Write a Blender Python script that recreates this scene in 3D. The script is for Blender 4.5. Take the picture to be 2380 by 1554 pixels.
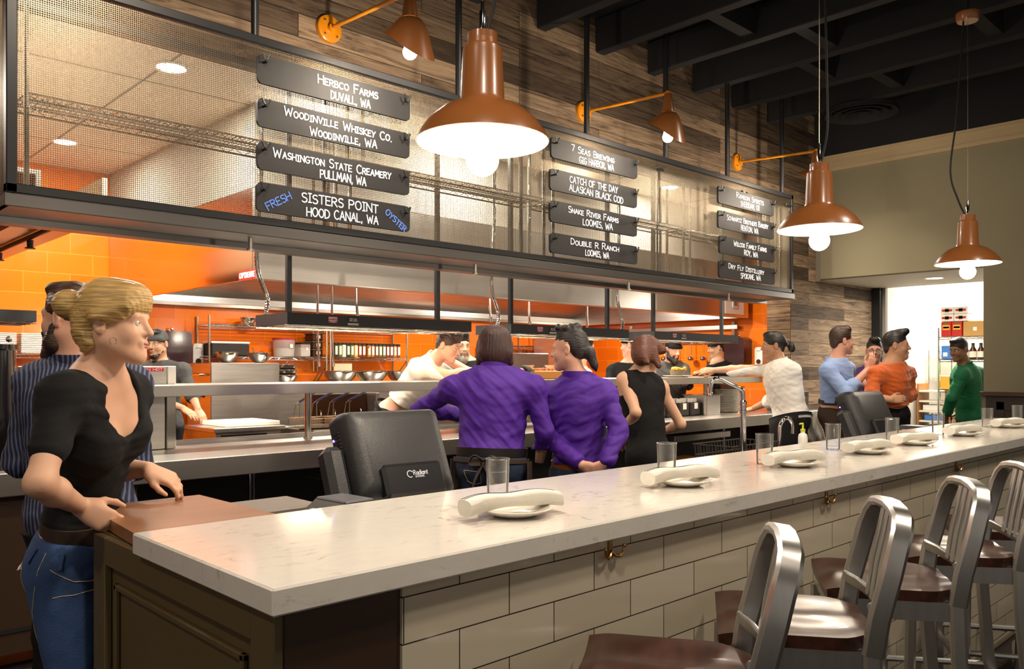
import bpy, math, random
import numpy as np
from mathutils import Vector, Matrix
for _o in list(bpy.data.objects): bpy.data.objects.remove(_o)
C = bpy.context.scene.collection
PI = math.pi
rnd = random.Random(7)
# ---------------------------------------------------------------- camera, view, world, light
EYE = 1.447; FPX = 1910.0; YAW = math.radians(46.15); CA, SA = math.cos(YAW), math.sin(YAW)
cam = bpy.data.cameras.new('camera'); cam_o = bpy.data.objects.new('camera', cam); C.objects.link(cam_o)
cam.sensor_fit = 'HORIZONTAL'; cam.sensor_width = 36.0; cam.lens = 36.0*FPX/2380.0
cam.shift_y = 77.0/2380.0; cam.clip_start = 0.05; cam.clip_end = 100
cam_o.location = (0, 0, EYE); cam_o.rotation_euler = (PI/2, 0, YAW-PI/2)
sc = bpy.context.scene; sc.camera = cam_o
sc.view_settings.view_transform = 'Standard'; sc.view_settings.look = 'None'
sc.view_settings.exposure = 0.32; sc.view_settings.gamma = 1.0; sc.view_settings.use_curve_mapping = False
w = bpy.data.worlds.new('world'); sc.world = w; w.use_nodes = True
w.node_tree.nodes['Background'].inputs[0].default_value = (1.0, 0.88, 0.75, 1)
w.node_tree.nodes['Background'].inputs[1].default_value = 0.23
WARM = (1.0, 0.85, 0.68); NEUT = (1.0, 0.92, 0.80)
def lamp(kind, loc, power, color=WARM, size=0.1, rot=(0,0,0), spot=None, size_y=None, blend=0.6):
    l = bpy.data.lights.new('light_source', kind); l.energy = power; l.color = color
    if kind == 'AREA':
        l.size = size
        if size_y: l.shape = 'RECTANGLE'; l.size_y = size_y
        else: l.shape = 'DISK'
    else: l.shadow_soft_size = size
    if kind == 'SPOT': l.spot_size = math.radians(spot or 90); l.spot_blend = blend
    o = bpy.data.objects.new('light_source', l); C.objects.link(o); o.location = loc; o.rotation_euler = rot
    return o
# kitchen ceiling downlights (the discs are built with the ceiling)
DOWN = [(2.05,5.25), (2.08,7.6), (4.6,5.1), (7.2,5.1), (0.0,6.4)]  # the two farther along the pass are added to light the people there
for (x, y), p in zip(DOWN, (130,46,75,75,40)): lamp('AREA', (x, y, 3.33), p, NEUT, 0.22)
# lights inside the exhaust hood
for x in (4.0, 6.2, 8.4): lamp('AREA', (x, 6.9, 2.55), 58, NEUT, 0.5, size_y=0.25)
# added unseen spots in front of and behind the bar, lighting people and pass
for x, y, p, tl in ((0.6,0.3,150,18), (2.9,-0.1,150,25), (4.9,0.2,140,25), (1.6,2.3,150,38), (3.9,2.3,150,38), (6.3,2.3,150,38), (8.2,2.6,120,34)):
    lamp('SPOT', (x, y, 4.05), p, WARM, 0.12, rot=(math.radians(tl),0,0), spot=92)
# added unseen spot on the bar end panel; then soffit light, bright store room
lamp('SPOT', (-1.6,1.2,3.9), 105, WARM, 0.12, rot=(math.radians(12),math.radians(-38),0), spot=80)
lamp('AREA', (10.2,3.5,2.46), 60, NEUT, 0.15)
lamp('AREA', (12.6,3.6,2.95), 85, (1,.96,.88), 1.2, size_y=2.2)
# ---------------------------------------------------------------- helpers
def at(u, v, X=None, Y=None, Z=None, D=None):
    """the point of the place seen at pixel (u, v) on the plane X, Y or Z = const, or at depth D"""
    a, b = (u-1190.0)/FPX, (854.0-v)/FPX
    dx, dy, dz = CA+a*SA, SA-a*CA, b
    t = D if D else X/dx if X is not None else Y/dy if Y is not None else (Z-EYE)/dz
    return Vector((dx*t, dy*t, EYE+dz*t))
def lin(c): return c/12.92 if c <= .04045 else ((c+.055)/1.055)**2.4
def hx(s): return tuple(lin(int(s[i:i+2],16)/255) for i in (0,2,4))
M = {}
def mat(name, color, rough=.5, metal=0.0, spec=.5, coat=0.0, noise=None, bump=None, emit=None, trans=0, sheen=0, aniso=None):
    """noise=(scale xyz, amount) varies the colour; bump=(scale xyz, strength)"""
    m = bpy.data.materials.new(name); m.use_nodes = True; n = m.node_tree.nodes; l = m.node_tree.links
    b = n['Principled BSDF']; M[name] = m
    if isinstance(color, str): color = hx(color)
    b.inputs['Base Color'].default_value = (*color,1); b.inputs['Roughness'].default_value = rough
    b.inputs['Metallic'].default_value = metal; b.inputs['Specular IOR Level'].default_value = spec
    b.inputs['Coat Weight'].default_value = coat; b.inputs['Coat Roughness'].default_value = .08
    if sheen: b.inputs['Sheen Weight'].default_value = sheen
    if trans: b.inputs['Transmission Weight'].default_value = trans; b.inputs['IOR'].default_value = 1.45
    if emit: b.inputs['Emission Color'].default_value = (*emit[0],1); b.inputs['Emission Strength'].default_value = emit[1]
    if noise or bump:
        tc = n.new('ShaderNodeTexCoord')
        def nz(scale):
            mp = n.new('ShaderNodeMapping'); mp.inputs['Scale'].default_value = scale if hasattr(scale,'__len__') else (scale,)*3
            l.new(tc.outputs['Object'], mp.inputs['Vector']); t = n.new('ShaderNodeTexNoise'); t.inputs['Scale'].default_value = 1; t.inputs['Detail'].default_value = 4
            l.new(mp.outputs[0], t.inputs['Vector']); return t.outputs['Fac']
        if noise:
            r = n.new('ShaderNodeMapRange'); r.inputs[1].default_value=.3; r.inputs[2].default_value=.7; r.inputs[3].default_value = 1-noise[1]; r.inputs[4].default_value = 1+noise[1]
            l.new(nz(noise[0]), r.inputs[0]); mx = n.new('ShaderNodeVectorMath'); mx.operation='SCALE'; mx.inputs[0].default_value = color
            l.new(r.outputs[0], mx.inputs['Scale']); l.new(mx.outputs[0], b.inputs['Base Color'])
        if bump:
            bp = n.new('ShaderNodeBump'); bp.inputs['Strength'].default_value = bump[1]; bp.inputs['Distance'].default_value = .01
            l.new(nz(bump[0]), bp.inputs['Height']); l.new(bp.outputs[0], b.inputs['Normal'])
    return m
def brick_mat(name, c1, c2, mortar, bw, bh, ms, plane, rough=.2, off=(0,0), coat=0, grain=None, bump=.4, spec=.5):
    m = bpy.data.materials.new(name); m.use_nodes = True; n = m.node_tree.nodes; l = m.node_tree.links; b = n['Principled BSDF']; M[name] = m
    b.inputs['Roughness'].default_value = rough; b.inputs['Coat Weight'].default_value = coat; b.inputs['Specular IOR Level'].default_value = spec
    g = n.new('ShaderNodeNewGeometry'); sp = n.new('ShaderNodeSeparateXYZ'); l.new(g.outputs['Position'], sp.inputs[0])
    cb = n.new('ShaderNodeCombineXYZ'); l.new(sp.outputs[0 if plane=='XZ' else 1], cb.inputs[0]); l.new(sp.outputs[2], cb.inputs[1])
    ad = n.new('ShaderNodeVectorMath'); ad.operation='ADD'; ad.inputs[1].default_value = (off[0], off[1], 0); l.new(cb.outputs[0], ad.inputs[0])
    t = n.new('ShaderNodeTexBrick'); l.new(ad.outputs[0], t.inputs['Vector'])
    for k, v in (('Color1',(*hx(c1),1)), ('Color2',(*hx(c2),1)), ('Mortar',(*hx(mortar),1)), ('Scale',1), ('Mortar Size',ms), ('Mortar Smooth',.1), ('Brick Width',bw), ('Row Height',bh), ('Bias',0)):
        t.inputs[k].default_value = v
    col = t.outputs['Color']
    if grain:
        mp = n.new('ShaderNodeMapping'); mp.inputs['Scale'].default_value = (1.1, 15, 1); l.new(ad.outputs[0], mp.inputs['Vector'])
        # every board gets its own stretch of grain
        sep = n.new('ShaderNodeVectorMath'); sep.operation='MULTIPLY_ADD'; l.new(t.outputs['Color'], sep.inputs[0]); sep.inputs[1].default_value = (40,90,20); l.new(mp.outputs[0], sep.inputs[2])
        t2 = n.new('ShaderNodeTexNoise'); t2.inputs['Scale'].default_value = 1.5; t2.inputs['Detail'].default_value = 9; t2.inputs['Roughness'].default_value=.72; t2.inputs['Distortion'].default_value = 1.4
        l.new(sep.outputs[0], t2.inputs['Vector'])
        rp = n.new('ShaderNodeValToRGB'); e = rp.color_ramp.elements
        e[0].position = .32; e[0].color = (.18,.14,.11,1); e[1].position = .68; e[1].color = (1.6,1.5,1.36,1)
        k = e.new(.47); k.color = (.85,.78,.70,1)
        l.new(t2.outputs['Fac'], rp.inputs[0])
        mx = n.new('ShaderNodeVectorMath'); mx.operation='MULTIPLY'; l.new(col, mx.inputs[0]); l.new(rp.outputs[0], mx.inputs[1]); col = mx.outputs[0]
    l.new(col, b.inputs['Base Color'])
    if bump:
        bp = n.new('ShaderNodeBump'); bp.inputs['Strength'].default_value = bump; bp.inputs['Distance'].default_value = .004; bp.invert = True
        l.new(t.outputs['Fac'], bp.inputs['Height']); l.new(bp.outputs[0], b.inputs['Normal'])
    return m
mat('quartz', 'e0dbd2', .15, coat=.3)
def veins(m):
    n = m.node_tree.nodes; l = m.node_tree.links; tc = n.new('ShaderNodeTexCoord'); mp = n.new('ShaderNodeMapping'); mp.inputs['Scale'].default_value = (5,9,9); l.new(tc.outputs['Object'], mp.inputs['Vector'])
    t = n.new('ShaderNodeTexNoise'); t.inputs['Scale'].default_value = 1.6; t.inputs['Detail'].default_value = 10; t.inputs['Roughness'].default_value = .68; t.inputs['Distortion'].default_value = 1.8; l.new(mp.outputs[0], t.inputs['Vector'])
    r = n.new('ShaderNodeValToRGB'); e = r.color_ramp.elements; e[0].position = .30; e[0].color = (.42,.38,.34,1); e[1].position = .42; e[1].color = (*hx('e0dbd2'),1); k = e.new(.75); k.color = (*hx('e6e2da'),1)
    l.new(t.outputs['Fac'], r.inputs[0]); l.new(r.outputs[0], n['Principled BSDF'].inputs['Base Color'])
veins(M['quartz'])
mat('olive', '5b4d30', .45); mat('brown_panel', '3a281c', .4); mat('brown_top', '8a5f40', .35, noise=((2,30,30),.12))
mat('dark', '14110f', .6); mat('black_metal', '18181a', .42); mat('black_gloss', '0b0a0a', .18, coat=.4); mat('black_paint', '0d0d0e', .75)
mat('ceiling_black', '0e0e10', .8); mat('joist_black', '111113', .8)
mat('beige_wall', '8a8268', .85); mat('crown_cream', 'b8a27c', .7); mat('white_paint', 'ece6da', .7); mat('kitchen_white', 'efe2cc', .8)
mat('wainscot', '33291f', .5); mat('wainscot_cap', '4a3424', .4); mat('trim_grey', '7d766a', .6)
mat('steel', (.56,.53,.49), .34, 1.0, noise=((3,3,60),.10)); mat('steel_h', (.62,.58,.53), .31, 1.0, noise=((1.5,60,140),.05)); mat('chrome', (.75,.74,.72), .08, 1.0)
mat('steel_bright', (.62,.58,.52), .16, 1.0); mat('alu', (.62,.61,.59), .30, 1.0, noise=((40,40,4),.06)); mat('brass', (.45,.25,.09), .25, 1.0)
mat('seat_wood', '3d2117', .34, noise=((3,45,45),.3), coat=.12)
mat('enamel_orange', '8f572b', .30, coat=.4); mat('enamel_yellow', 'e08a12', .28, coat=.5); mat('enamel_white', 'f5efe4', .4)
mat('bulb', (1,.95,.85), .3, emit=((1,.88,.70), 26)); mat('downlight', (1,1,1), .3, emit=((1,.93,.80), 14)); mat('led', (0.2,.1,1), .3, emit=((.25,.15,1), 8))
mat('chalk_black', '141314', .6, noise=((3,3,14),.25)); mat('chalk_white', 'f2f4ff', .6); mat('chalk_blue', '5d86e6', .6)
mat('plastic_black', '202022', .45, bump=(260,.12)); mat('plastic_smooth', '1b1b1d', .28); mat('plastic_grey', '56565a', .4); mat('grey_tray', '6e655f', .5)
mat('porcelain', 'f0ebe0', .18, coat=.4); mat('napkin', 'dcd7cc', .85, bump=(38,.35)); mat('glass', (1,1,1), .02)
def thin_glass(m):
    n = m.node_tree.nodes; l = m.node_tree.links; t = n.new('ShaderNodeBsdfTransparent'); t.inputs[0].default_value = (.985,.985,.98,1)
    g = n.new('ShaderNodeBsdfGlossy'); g.inputs['Roughness'].default_value = .03; lw = n.new('ShaderNodeLayerWeight'); lw.inputs['Blend'].default_value = .2
    df = n.new('ShaderNodeBsdfDiffuse'); df.inputs[0].default_value = (.95,.95,.93,1); m0 = n.new('ShaderNodeMixShader'); lw2 = n.new('ShaderNodeLayerWeight'); lw2.inputs['Blend'].default_value = .25; pw = n.new('ShaderNodeMath'); pw.operation='MULTIPLY_ADD'; l.new(lw2.outputs['Facing'], pw.inputs[0]); pw.inputs[1].default_value = .35; pw.inputs[2].default_value = .015; l.new(pw.outputs[0], m0.inputs[0]); l.new(t.outputs[0], m0.inputs[1]); l.new(df.outputs[0], m0.inputs[2]); t = m0  # white diffuse towards the edges paints in the bright refraction of thick glass
    mx = n.new('ShaderNodeMixShader'); l.new(lw.outputs['Fresnel'], mx.inputs[0]); l.new(t.outputs[0], mx.inputs[1]); l.new(g.outputs[0], mx.inputs[2]); l.new(mx.outputs[0], n['Material Output'].inputs[0])
thin_glass(M['glass'])
mat('wicker', '2a211b', .7, bump=(140,.8)); mat('paper', 'f3f0e8', .7); mat('card', 'c89a57', .8); mat('red', 'c01f14', .45); mat('red_dark', '8e1a12', .4)
mat('plum', '33161c', .22, coat=.5); mat('soap_white', 'e8e4dc', .35); mat('yellow_green', 'c9cc3a', .4); mat('blue_box', '3f7fd0', .5); mat('board', 'd9c9a0', .6); mat('cut_white', 'f4ecdc', .5)
mat('grill_brown', '4a2a18', .35, metal=.6); mat('spice_a', 'a8722a', .3); mat('spice_b', '6f6a2a', .3); mat('spice_c', '8c3b1c', .3); mat('spice_d', '3a3d1c', .3); mat('label_white', 'e9e2d0', .6)
mat('clear_plastic', (.9,.85,.82), .15, trans=.75); mat('flour', 'efe6d2', .9); mat('yellow_food', 'e8b13a', .5); mat('green_food', '3f6b1f', .6); mat('terracotta', '9c5a35', .6); mat('tan_wood', 'b0793a', .5)
mat('carpet', '2a221d', .95, noise=((30,30,30),.35)); mat('kitchen_floor', '4a2f22', .5); mat('blue_handle', '1b2a5c', .35); mat('wire_gold', (.55,.48,.36), .3, 1.0); mat('mesh_metal', (.22,.18,.13), .38, 1.0)
brick_mat('tile_cream', 'd2c8b3', 'c6baa3', '3a332b', .291, .0946, .0016, 'XZ', .14, (-.9784+.291*8,-.9895+.0946*20), coat=.3)
brick_mat('tile_orange', 'f27a14', 'ea6c0c', 'f0a050', .40, .195, .0018, 'XZ', .16, (0,0), coat=.3)
brick_mat('tile_orange_side', 'f27a14', 'ea6c0c', 'f0a050', .40, .195, .0018, 'YZ', .16, (0,0), coat=.3)
brick_mat('barn_wood', '93806c', '3f352d', '1d1712', 1.9, .145, .0022, 'XZ', .75, (.3,0), grain=1, spec=.2)
brick_mat('barn_wood_side', '9a8268', '4a3c31', '17120e', 1.15, .145, .003, 'YZ', .75, (.1,0), grain=1, spec=.2)

class MB:
    """collects vertices and faces, then links them as ONE mesh object"""
    def __init__(s): s.v = []; s.f = []; s.m = []; s.cur = 0
    def mi(s, i): s.cur = i; return s
    def add(s, vs, fs):
        o = len(s.v); s.v += [tuple(p) for p in vs]; s.f += [tuple(i+o for i in f) for f in fs]; s.m += [s.cur]*len(fs); return s
    def sweep(s, pts, wide, wd, th, c=.3):
        """a flat bar along points; wide = direction of its broad side, wd and th its two measures"""
        P = [Vector(p) for p in pts]; k = len(P); Wv = Vector(wide); n = 8; vs = []
        for i in range(k):
            t = (P[min(i+1,k-1)]-P[max(i-1,0)]).normalized(); a = (Wv-t*Wv.dot(t)).normalized(); b = t.cross(a); h = min(wd,th)*c
            for (x,y) in ((wd/2,th/2-h),(wd/2-h,th/2),(-wd/2+h,th/2),(-wd/2,th/2-h),(-wd/2,-th/2+h),(-wd/2+h,-th/2),(wd/2-h,-th/2),(wd/2,-th/2+h)): vs.append(P[i]+a*x+b*y)
        fs = [(i*n+j,i*n+(j+1)%n,(i+1)*n+(j+1)%n,(i+1)*n+j) for i in range(k-1) for j in range(n)]+[tuple(range(n))[::-1],tuple((k-1)*n+j for j in range(n))]
        return s.add(vs,fs)
    def box(s, a, b, T=None):
        x0,y0,z0 = (min(a[i],b[i]) for i in range(3)); x1,y1,z1 = (max(a[i],b[i]) for i in range(3))
        vs = [(x0,y0,z0),(x1,y0,z0),(x1,y1,z0),(x0,y1,z0),(x0,y0,z1),(x1,y0,z1),(x1,y1,z1),(x0,y1,z1)]
        if T: vs = [T @ Vector(p) for p in vs]
        return s.add(vs, [(3,2,1,0),(4,5,6,7),(0,1,5,4),(1,2,6,5),(2,3,7,6),(3,0,4,7)])
    def cbox(s, a, b, c=.004, T=None):
        """a box with chamfered edges"""
        lo = [min(a[i],b[i]) for i in range(3)]; hi = [max(a[i],b[i]) for i in range(3)]
        c = min(c, *( (hi[i]-lo[i])*.49 for i in range(3)))
        vs = []; ix = {}
        for sx in (0,1):
            for sy in (0,1):
                for sz in (0,1):
                    sg = (sx,sy,sz)
                    for ax in range(3):
                        p = [hi[i] if sg[i] else lo[i] for i in range(3)]
                        for i in range(3):
                            if i != ax: p[i] += -c if sg[i] else c
                        ix[(sg,ax)] = len(vs); vs.append(p)
        fs = []
        for ax in range(3):
            b1, b2 = [i for i in range(3) if i != ax]
            for sd in (0,1):
                q = []
                for (p1,p2) in ((0,0),(1,0),(1,1),(0,1)):
                    sg = [0,0,0]; sg[ax]=sd; sg[b1]=p1; sg[b2]=p2; q.append(ix[(tuple(sg),ax)])
                fs.append(q)
        for ax in range(3):
            b1, b2 = [i for i in range(3) if i != ax]
            for p1 in (0,1):
                for p2 in (0,1):
                    q = []
                    for (e,w_) in ((0,b1),(1,b1),(1,b2),(0,b2)):
                        sg=[0,0,0]; sg[ax]=e; sg[b1]=p1; sg[b2]=p2; q.append(ix[(tuple(sg),w_)])
                    fs.append(q)
        for k in range(8):
            sg = (k&1,(k>>1)&1,(k>>2)&1); fs.append([ix[(sg,0)],ix[(sg,1)],ix[(sg,2)]])
        ctr = Vector([(lo[i]+hi[i])/2 for i in range(3)]); out = []
        for f in fs:
            P = [Vector(vs[i]) for i in f]; nrm = (P[1]-P[0]).cross(P[2]-P[0]); mid = sum(P, Vector())/len(P)
            out.append(f if nrm.dot(mid-ctr) > 0 else f[::-1])
        if T: vs = [T @ Vector(p) for p in vs]
        return s.add(vs, out)
    def tube(s, pts, r, n=10, cap=True, flat=None):
        """a tube along points; r may be a list; flat=(scale of side, scale of up)"""
        P = [Vector(p) for p in pts]; k = len(P); rs = r if hasattr(r,'__len__') else [r]*k
        vs = []; up = None
        for i in range(k):
            t = (P[min(i+1,k-1)]-P[max(i-1,0)]).normalized()
            if up is None: up = t.orthogonal().normalized() if abs(t.z) > .9 else (Vector((0,0,1))-t*t.z).normalized()
            else:
                up = (up-t*up.dot(t))
                up = up.normalized() if up.length > 1e-6 else t.orthogonal().normalized()
            sd = t.cross(up)
            for j in range(n):
                a = 2*PI*j/n; q = (flat or (1,1))
                vs.append(P[i] + (sd*math.cos(a)*q[0] + up*math.sin(a)*q[1])*rs[i])
        fs = [(i*n+j, i*n+(j+1)%n, (i+1)*n+(j+1)%n, (i+1)*n+j) for i in range(k-1) for j in range(n)]
        if cap: fs += [tuple(range(n))[::-1], tuple((k-1)*n+j for j in range(n))]
        return s.add(vs, fs)
    def lathe(s, prof, c=(0,0,0), n=28, T=None, cap0=False, cap1=False):
        """profile of (radius, z) turned about the vertical through c"""
        vs = [(c[0]+r*math.cos(2*PI*j/n), c[1]+r*math.sin(2*PI*j/n), c[2]+z) for r,z in prof for j in range(n)]
        if T: vs = [T @ Vector(p) for p in vs]
        fs = [(i*n+j, i*n+(j+1)%n, (i+1)*n+(j+1)%n, (i+1)*n+j) for i in range(len(prof)-1) for j in range(n)]
        if cap0: fs.append(tuple(range(n))[::-1])
        if cap1: fs.append(tuple((len(prof)-1)*n+j for j in range(n)))
        return s.add(vs, fs)
    def ball(s, c, r, n=16, m=10, sc=(1,1,1), T=None):
        prof = [(r*math.sin(PI*i/m)+1e-5, -r*math.cos(PI*i/m)) for i in range(m+1)]
        vs = [(c[0]+p*math.cos(2*PI*j/n)*sc[0], c[1]+p*math.sin(2*PI*j/n)*sc[1], c[2]+z*sc[2]) for p,z in prof for j in range(n)]
        if T: vs = [T @ Vector(p) for p in vs]
        return s.add(vs, [(i*n+j, i*n+(j+1)%n, (i+1)*n+(j+1)%n, (i+1)*n+j) for i in range(m) for j in range(n)])
    def prism(s, poly, z0, z1, T=None):
        """a polygon in XY given thickness along Z, then moved by T"""
        k = len(poly); vs = [(x,y,z0) for x,y in poly]+[(x,y,z1) for x,y in poly]
        if T: vs = [T @ Vector(p) for p in vs]
        return s.add(vs, [tuple(range(k))[::-1], tuple(range(k,2*k))]+[(i,(i+1)%k,k+(i+1)%k,k+i) for i in range(k)])
    def build(s, name, mt, parent=None, world=True, smooth=None, **props):
        me = bpy.data.meshes.new(name); vs = s.v
        if parent is not None and world:
            r = parent
            while r.parent: r = r.parent
            inv = (Matrix.Translation(r.location) @ r.rotation_euler.to_matrix().to_4x4()).inverted()
            vs = [inv @ Vector(p) for p in vs]
        me.from_pydata([tuple(p) for p in vs], [], s.f)
        for x in (mt if isinstance(mt,(list,tuple)) else [mt]): me.materials.append(M[x] if isinstance(x,str) else x)
        me.polygons.foreach_set('material_index', s.m)
        o = bpy.data.objects.new(name, me); C.objects.link(o)
        if smooth: 
            me.shade_smooth(); me.set_sharp_from_angle(angle=math.radians(smooth if smooth is not True else 40))
        me.update()
        if parent is not None: o.parent = parent
        for k, v in props.items(): o[k] = v
        return o
def thing(name, label, cat, loc=(0,0,0), rz=0, group=None):
    o = bpy.data.objects.new(name, None); C.objects.link(o); o.location = loc; o.rotation_euler = (0,0,rz); o.empty_display_size = .1
    o['label'] = label; o['category'] = cat
    if group: o['group'] = group
    return o
def tag(o, label, cat, group=None):
    o['label'] = label; o['category'] = cat
    if group: o['group'] = group
    return o
def struct(o): o['kind'] = 'structure'; return o
KIDS = {}
def dup(root, loc, rz=None, label=None, group=None):
    """a copy of a thing with copies of its parts and their sub-parts"""
    def cp(o, par):
        c = o.copy(); C.objects.link(c)
        if par is not None: c.parent = par
        for ch in [x for x in o.children]: cp(ch, c)
        return c
    r = cp(root, None); r.location = loc
    if rz is not None: r.rotation_euler = (0,0,rz)
    if label: r['label'] = label
    if group: r['group'] = group
    return r
def wall_box(name, a, b, m): return struct(MB().box(a,b).build(name, m))
RX90 = Matrix.Rotation(PI/2, 4, 'X')
def arc(cx, cy, r, a0, a1, n): return [(cx+r*math.cos(a0+(a1-a0)*i/n), cy+r*math.sin(a0+(a1-a0)*i/n)) for i in range(n+1)]
def rrect(x0, y0, x1, y1, r, n=4):
    return arc(x1-r,y1-r,r,0,PI/2,n)+arc(x0+r,y1-r,r,PI/2,PI,n)+arc(x0+r,y0+r,r,PI,1.5*PI,n)+arc(x1-r,y0+r,r,1.5*PI,2*PI,n)
# ---------------------------------------------------------------- the room
struct(MB().box((-4,-4,-.1),(14,4.6,0)).build('floor', 'carpet'))
struct(MB().box((-4,4.6,-.1),(14,9,0)).build('floor_kitchen', 'kitchen_floor'))
cl = struct(MB().box((-4,-4,4.42),(9.55,4.6,4.5)).build('ceiling', 'ceiling_black'))
for k in range(-3, 12):
    x = .31+.72*k
    MB().cbox((x,-4,4.12),(x+.10,4.54,4.40),.006).build('joist', 'joist_black', cl)
b = MB()
for k in range(-3, 11):
    for y in (0.2, 1.7, 3.1): b.box((.41+.72*k, y+.35*(k%2), 4.16),(1.03+.72*k, y+.35*(k%2)+.11, 4.36))
b.build('blocking', 'joist_black', cl)
wall_box('wall_header_wood', (-1.5,4.55,3.30),(8.79,4.85,4.42), 'barn_wood')
struct(MB().mi(0).box((8.79,4.55,0),(11.03,4.85,4.42)).build('wall_wood', 'barn_wood'))
struct(MB().box((8.782,4.56,0),(8.79,4.85,3.3)).build('trim_jamb_wood', 'barn_wood_side'))
wall_box('trim_wood_end', (10.97,4.44,0),(11.10,4.56,2.5), 'black_metal')
wall_box('trim_door_frame', (11.05,4.40,0),(11.12,4.46,2.5), 'trim_grey')
# beige wall at the far end with its opening
b = MB().box((9.40,2.75,2.497),(9.55,4.55,4.42)).box((9.40,-4,0),(9.55,2.75,4.42)); struct(b.build('wall_far', 'beige_wall'))
b = MB().box((9.36,-4,3.90),(9.40,4.55,3.93)).box((9.375,-4,3.79),(9.40,4.55,3.90)).box((9.365,-4,3.745),(9.40,4.55,3.79)); struct(b.build('trim_crown', 'crown_cream'))
wall_box('wall_band_black', (9.35,-4,3.93),(9.40,4.55,4.42), 'ceiling_black')
wall_box('ceiling_soffit', (9.55,1.2,2.497),(11.1,4.55,2.56), 'white_paint')
wall_box('trim_corner', (9.385,4.50,2.47),(9.40,4.549,3.745), 'trim_grey')
b = MB().box((9.37,-4,0),(9.40,2.72,1.16)); struct(b.build('trim_wainscot', 'wainscot'))
b = MB()
for k in range(5): b.box((9.36,2.62-1.2*k,.1),(9.37,2.55-1.2*k,1.1)).box((9.36,2.62-1.2*k,1.02),(9.37,1.42-1.2*k,1.1))
struct(b.build('trim_wainscot_frame', 'wainscot'))
wall_box('trim_chair_rail', (9.33,-4,1.16),(9.40,2.77,1.20), 'wainscot_cap'); wall_box('trim_opening_jamb', (9.39,2.70,0),(9.56,2.76,1.16), 'trim_grey')
# kitchen
wall_box('wall_kitchen_back', (-2.5,8.6,0),(9.8,8.75,3.35), 'tile_orange')
wall_box('wall_kitchen_side', (9.70,4.85,0),(9.85,8.6,3.35), 'tile_orange_side')
wall_box('wall_kitchen_left', (-2.6,4.85,0),(-2.5,8.6,3.35), 'tile_orange_side')
kc = wall_box('ceiling_kitchen', (-2.5,4.85,3.35),(9.7,8.6,3.45), 'kitchen_white')
b = MB()
for k in range(7): b.box((-1+1.5*k,4.86,3.346),(-.985+1.5*k,8.6,3.351))
for y in (5.6,6.6,7.6): b.box((-2.5,y,3.346),(9.7,y+.015,3.351))
b.build('ceiling_grid', 'trim_grey', kc)
for i,(x,y) in enumerate(DOWN):
    d = thing('recessed_light', ['round bright recessed ceiling light nearest the mesh panel above the left screen','round recessed light deeper in the kitchen ceiling near the back wall','added recessed kitchen light above the middle heat lamp','added recessed kitchen light behind the right menu boards','recessed kitchen ceiling light over the far left cook line'][i], 'light', (x,y,3.35), 0, 'recessed kitchen ceiling lights')
    MB().lathe([(.085,-.004),(.085,-.002)],(0,0,0),24,cap0=True).build('diffuser','downlight',d,False)
    MB().lathe([(.09,-.001),(.09,-.008),(.115,-.006),(.115,-.001)],(0,0,0),24).build('trim_ring','enamel_white',d,False)
# store room seen through the opening
wall_box('wall_store_back', (13.4,0.8,0),(13.5,6.2,3.0), 'white_paint'); wall_box('wall_store_left', (11.1,4.46,0),(13.4,4.6,3.0), 'white_paint')
wall_box('wall_store_right', (11.1,0.8,0),(13.4,.9,3.0), 'white_paint'); wall_box('ceiling_store', (11.1,0.8,3.0),(13.5,6.2,3.1), 'white_paint')
wall_box('wall_store_pier', (13.2,4.12,0),(13.4,4.459,3.0), 'kitchen_white')
d = thing('recessed_light', 'flat round recessed light in the white soffit over the opening', 'light', (10.2,3.5,2.497), 0)
MB().lathe([(.085,-.004),(.085,-.002)],(0,0,0),24,cap0=True).build('diffuser','downlight',d,False)
MB().lathe([(.09,-.001),(.09,-.010),(.12,-.006),(.12,-.001)],(0,0,0),24).build('trim_ring','enamel_white',d,False)
# round air diffuser in the black ceiling
d = thing('air_diffuser', 'round black air diffuser with stepped rings in the dark ceiling', 'vent', (8.54,3.65,4.10))
b = MB()
for r in (.36,.27,.18,.09): b.lathe([(r,-.02),(r-.06,.03),(r-.075,.03),(r-.015,-.025),(r,-.02)],(0,0,0),40)
b.lathe([(.37,-.02),(.37,.02),(.30,.05),(.15,.06),(.15,.315)],(0,0,0),40); b.build('rings','joist_black',d,False,True)
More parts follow.
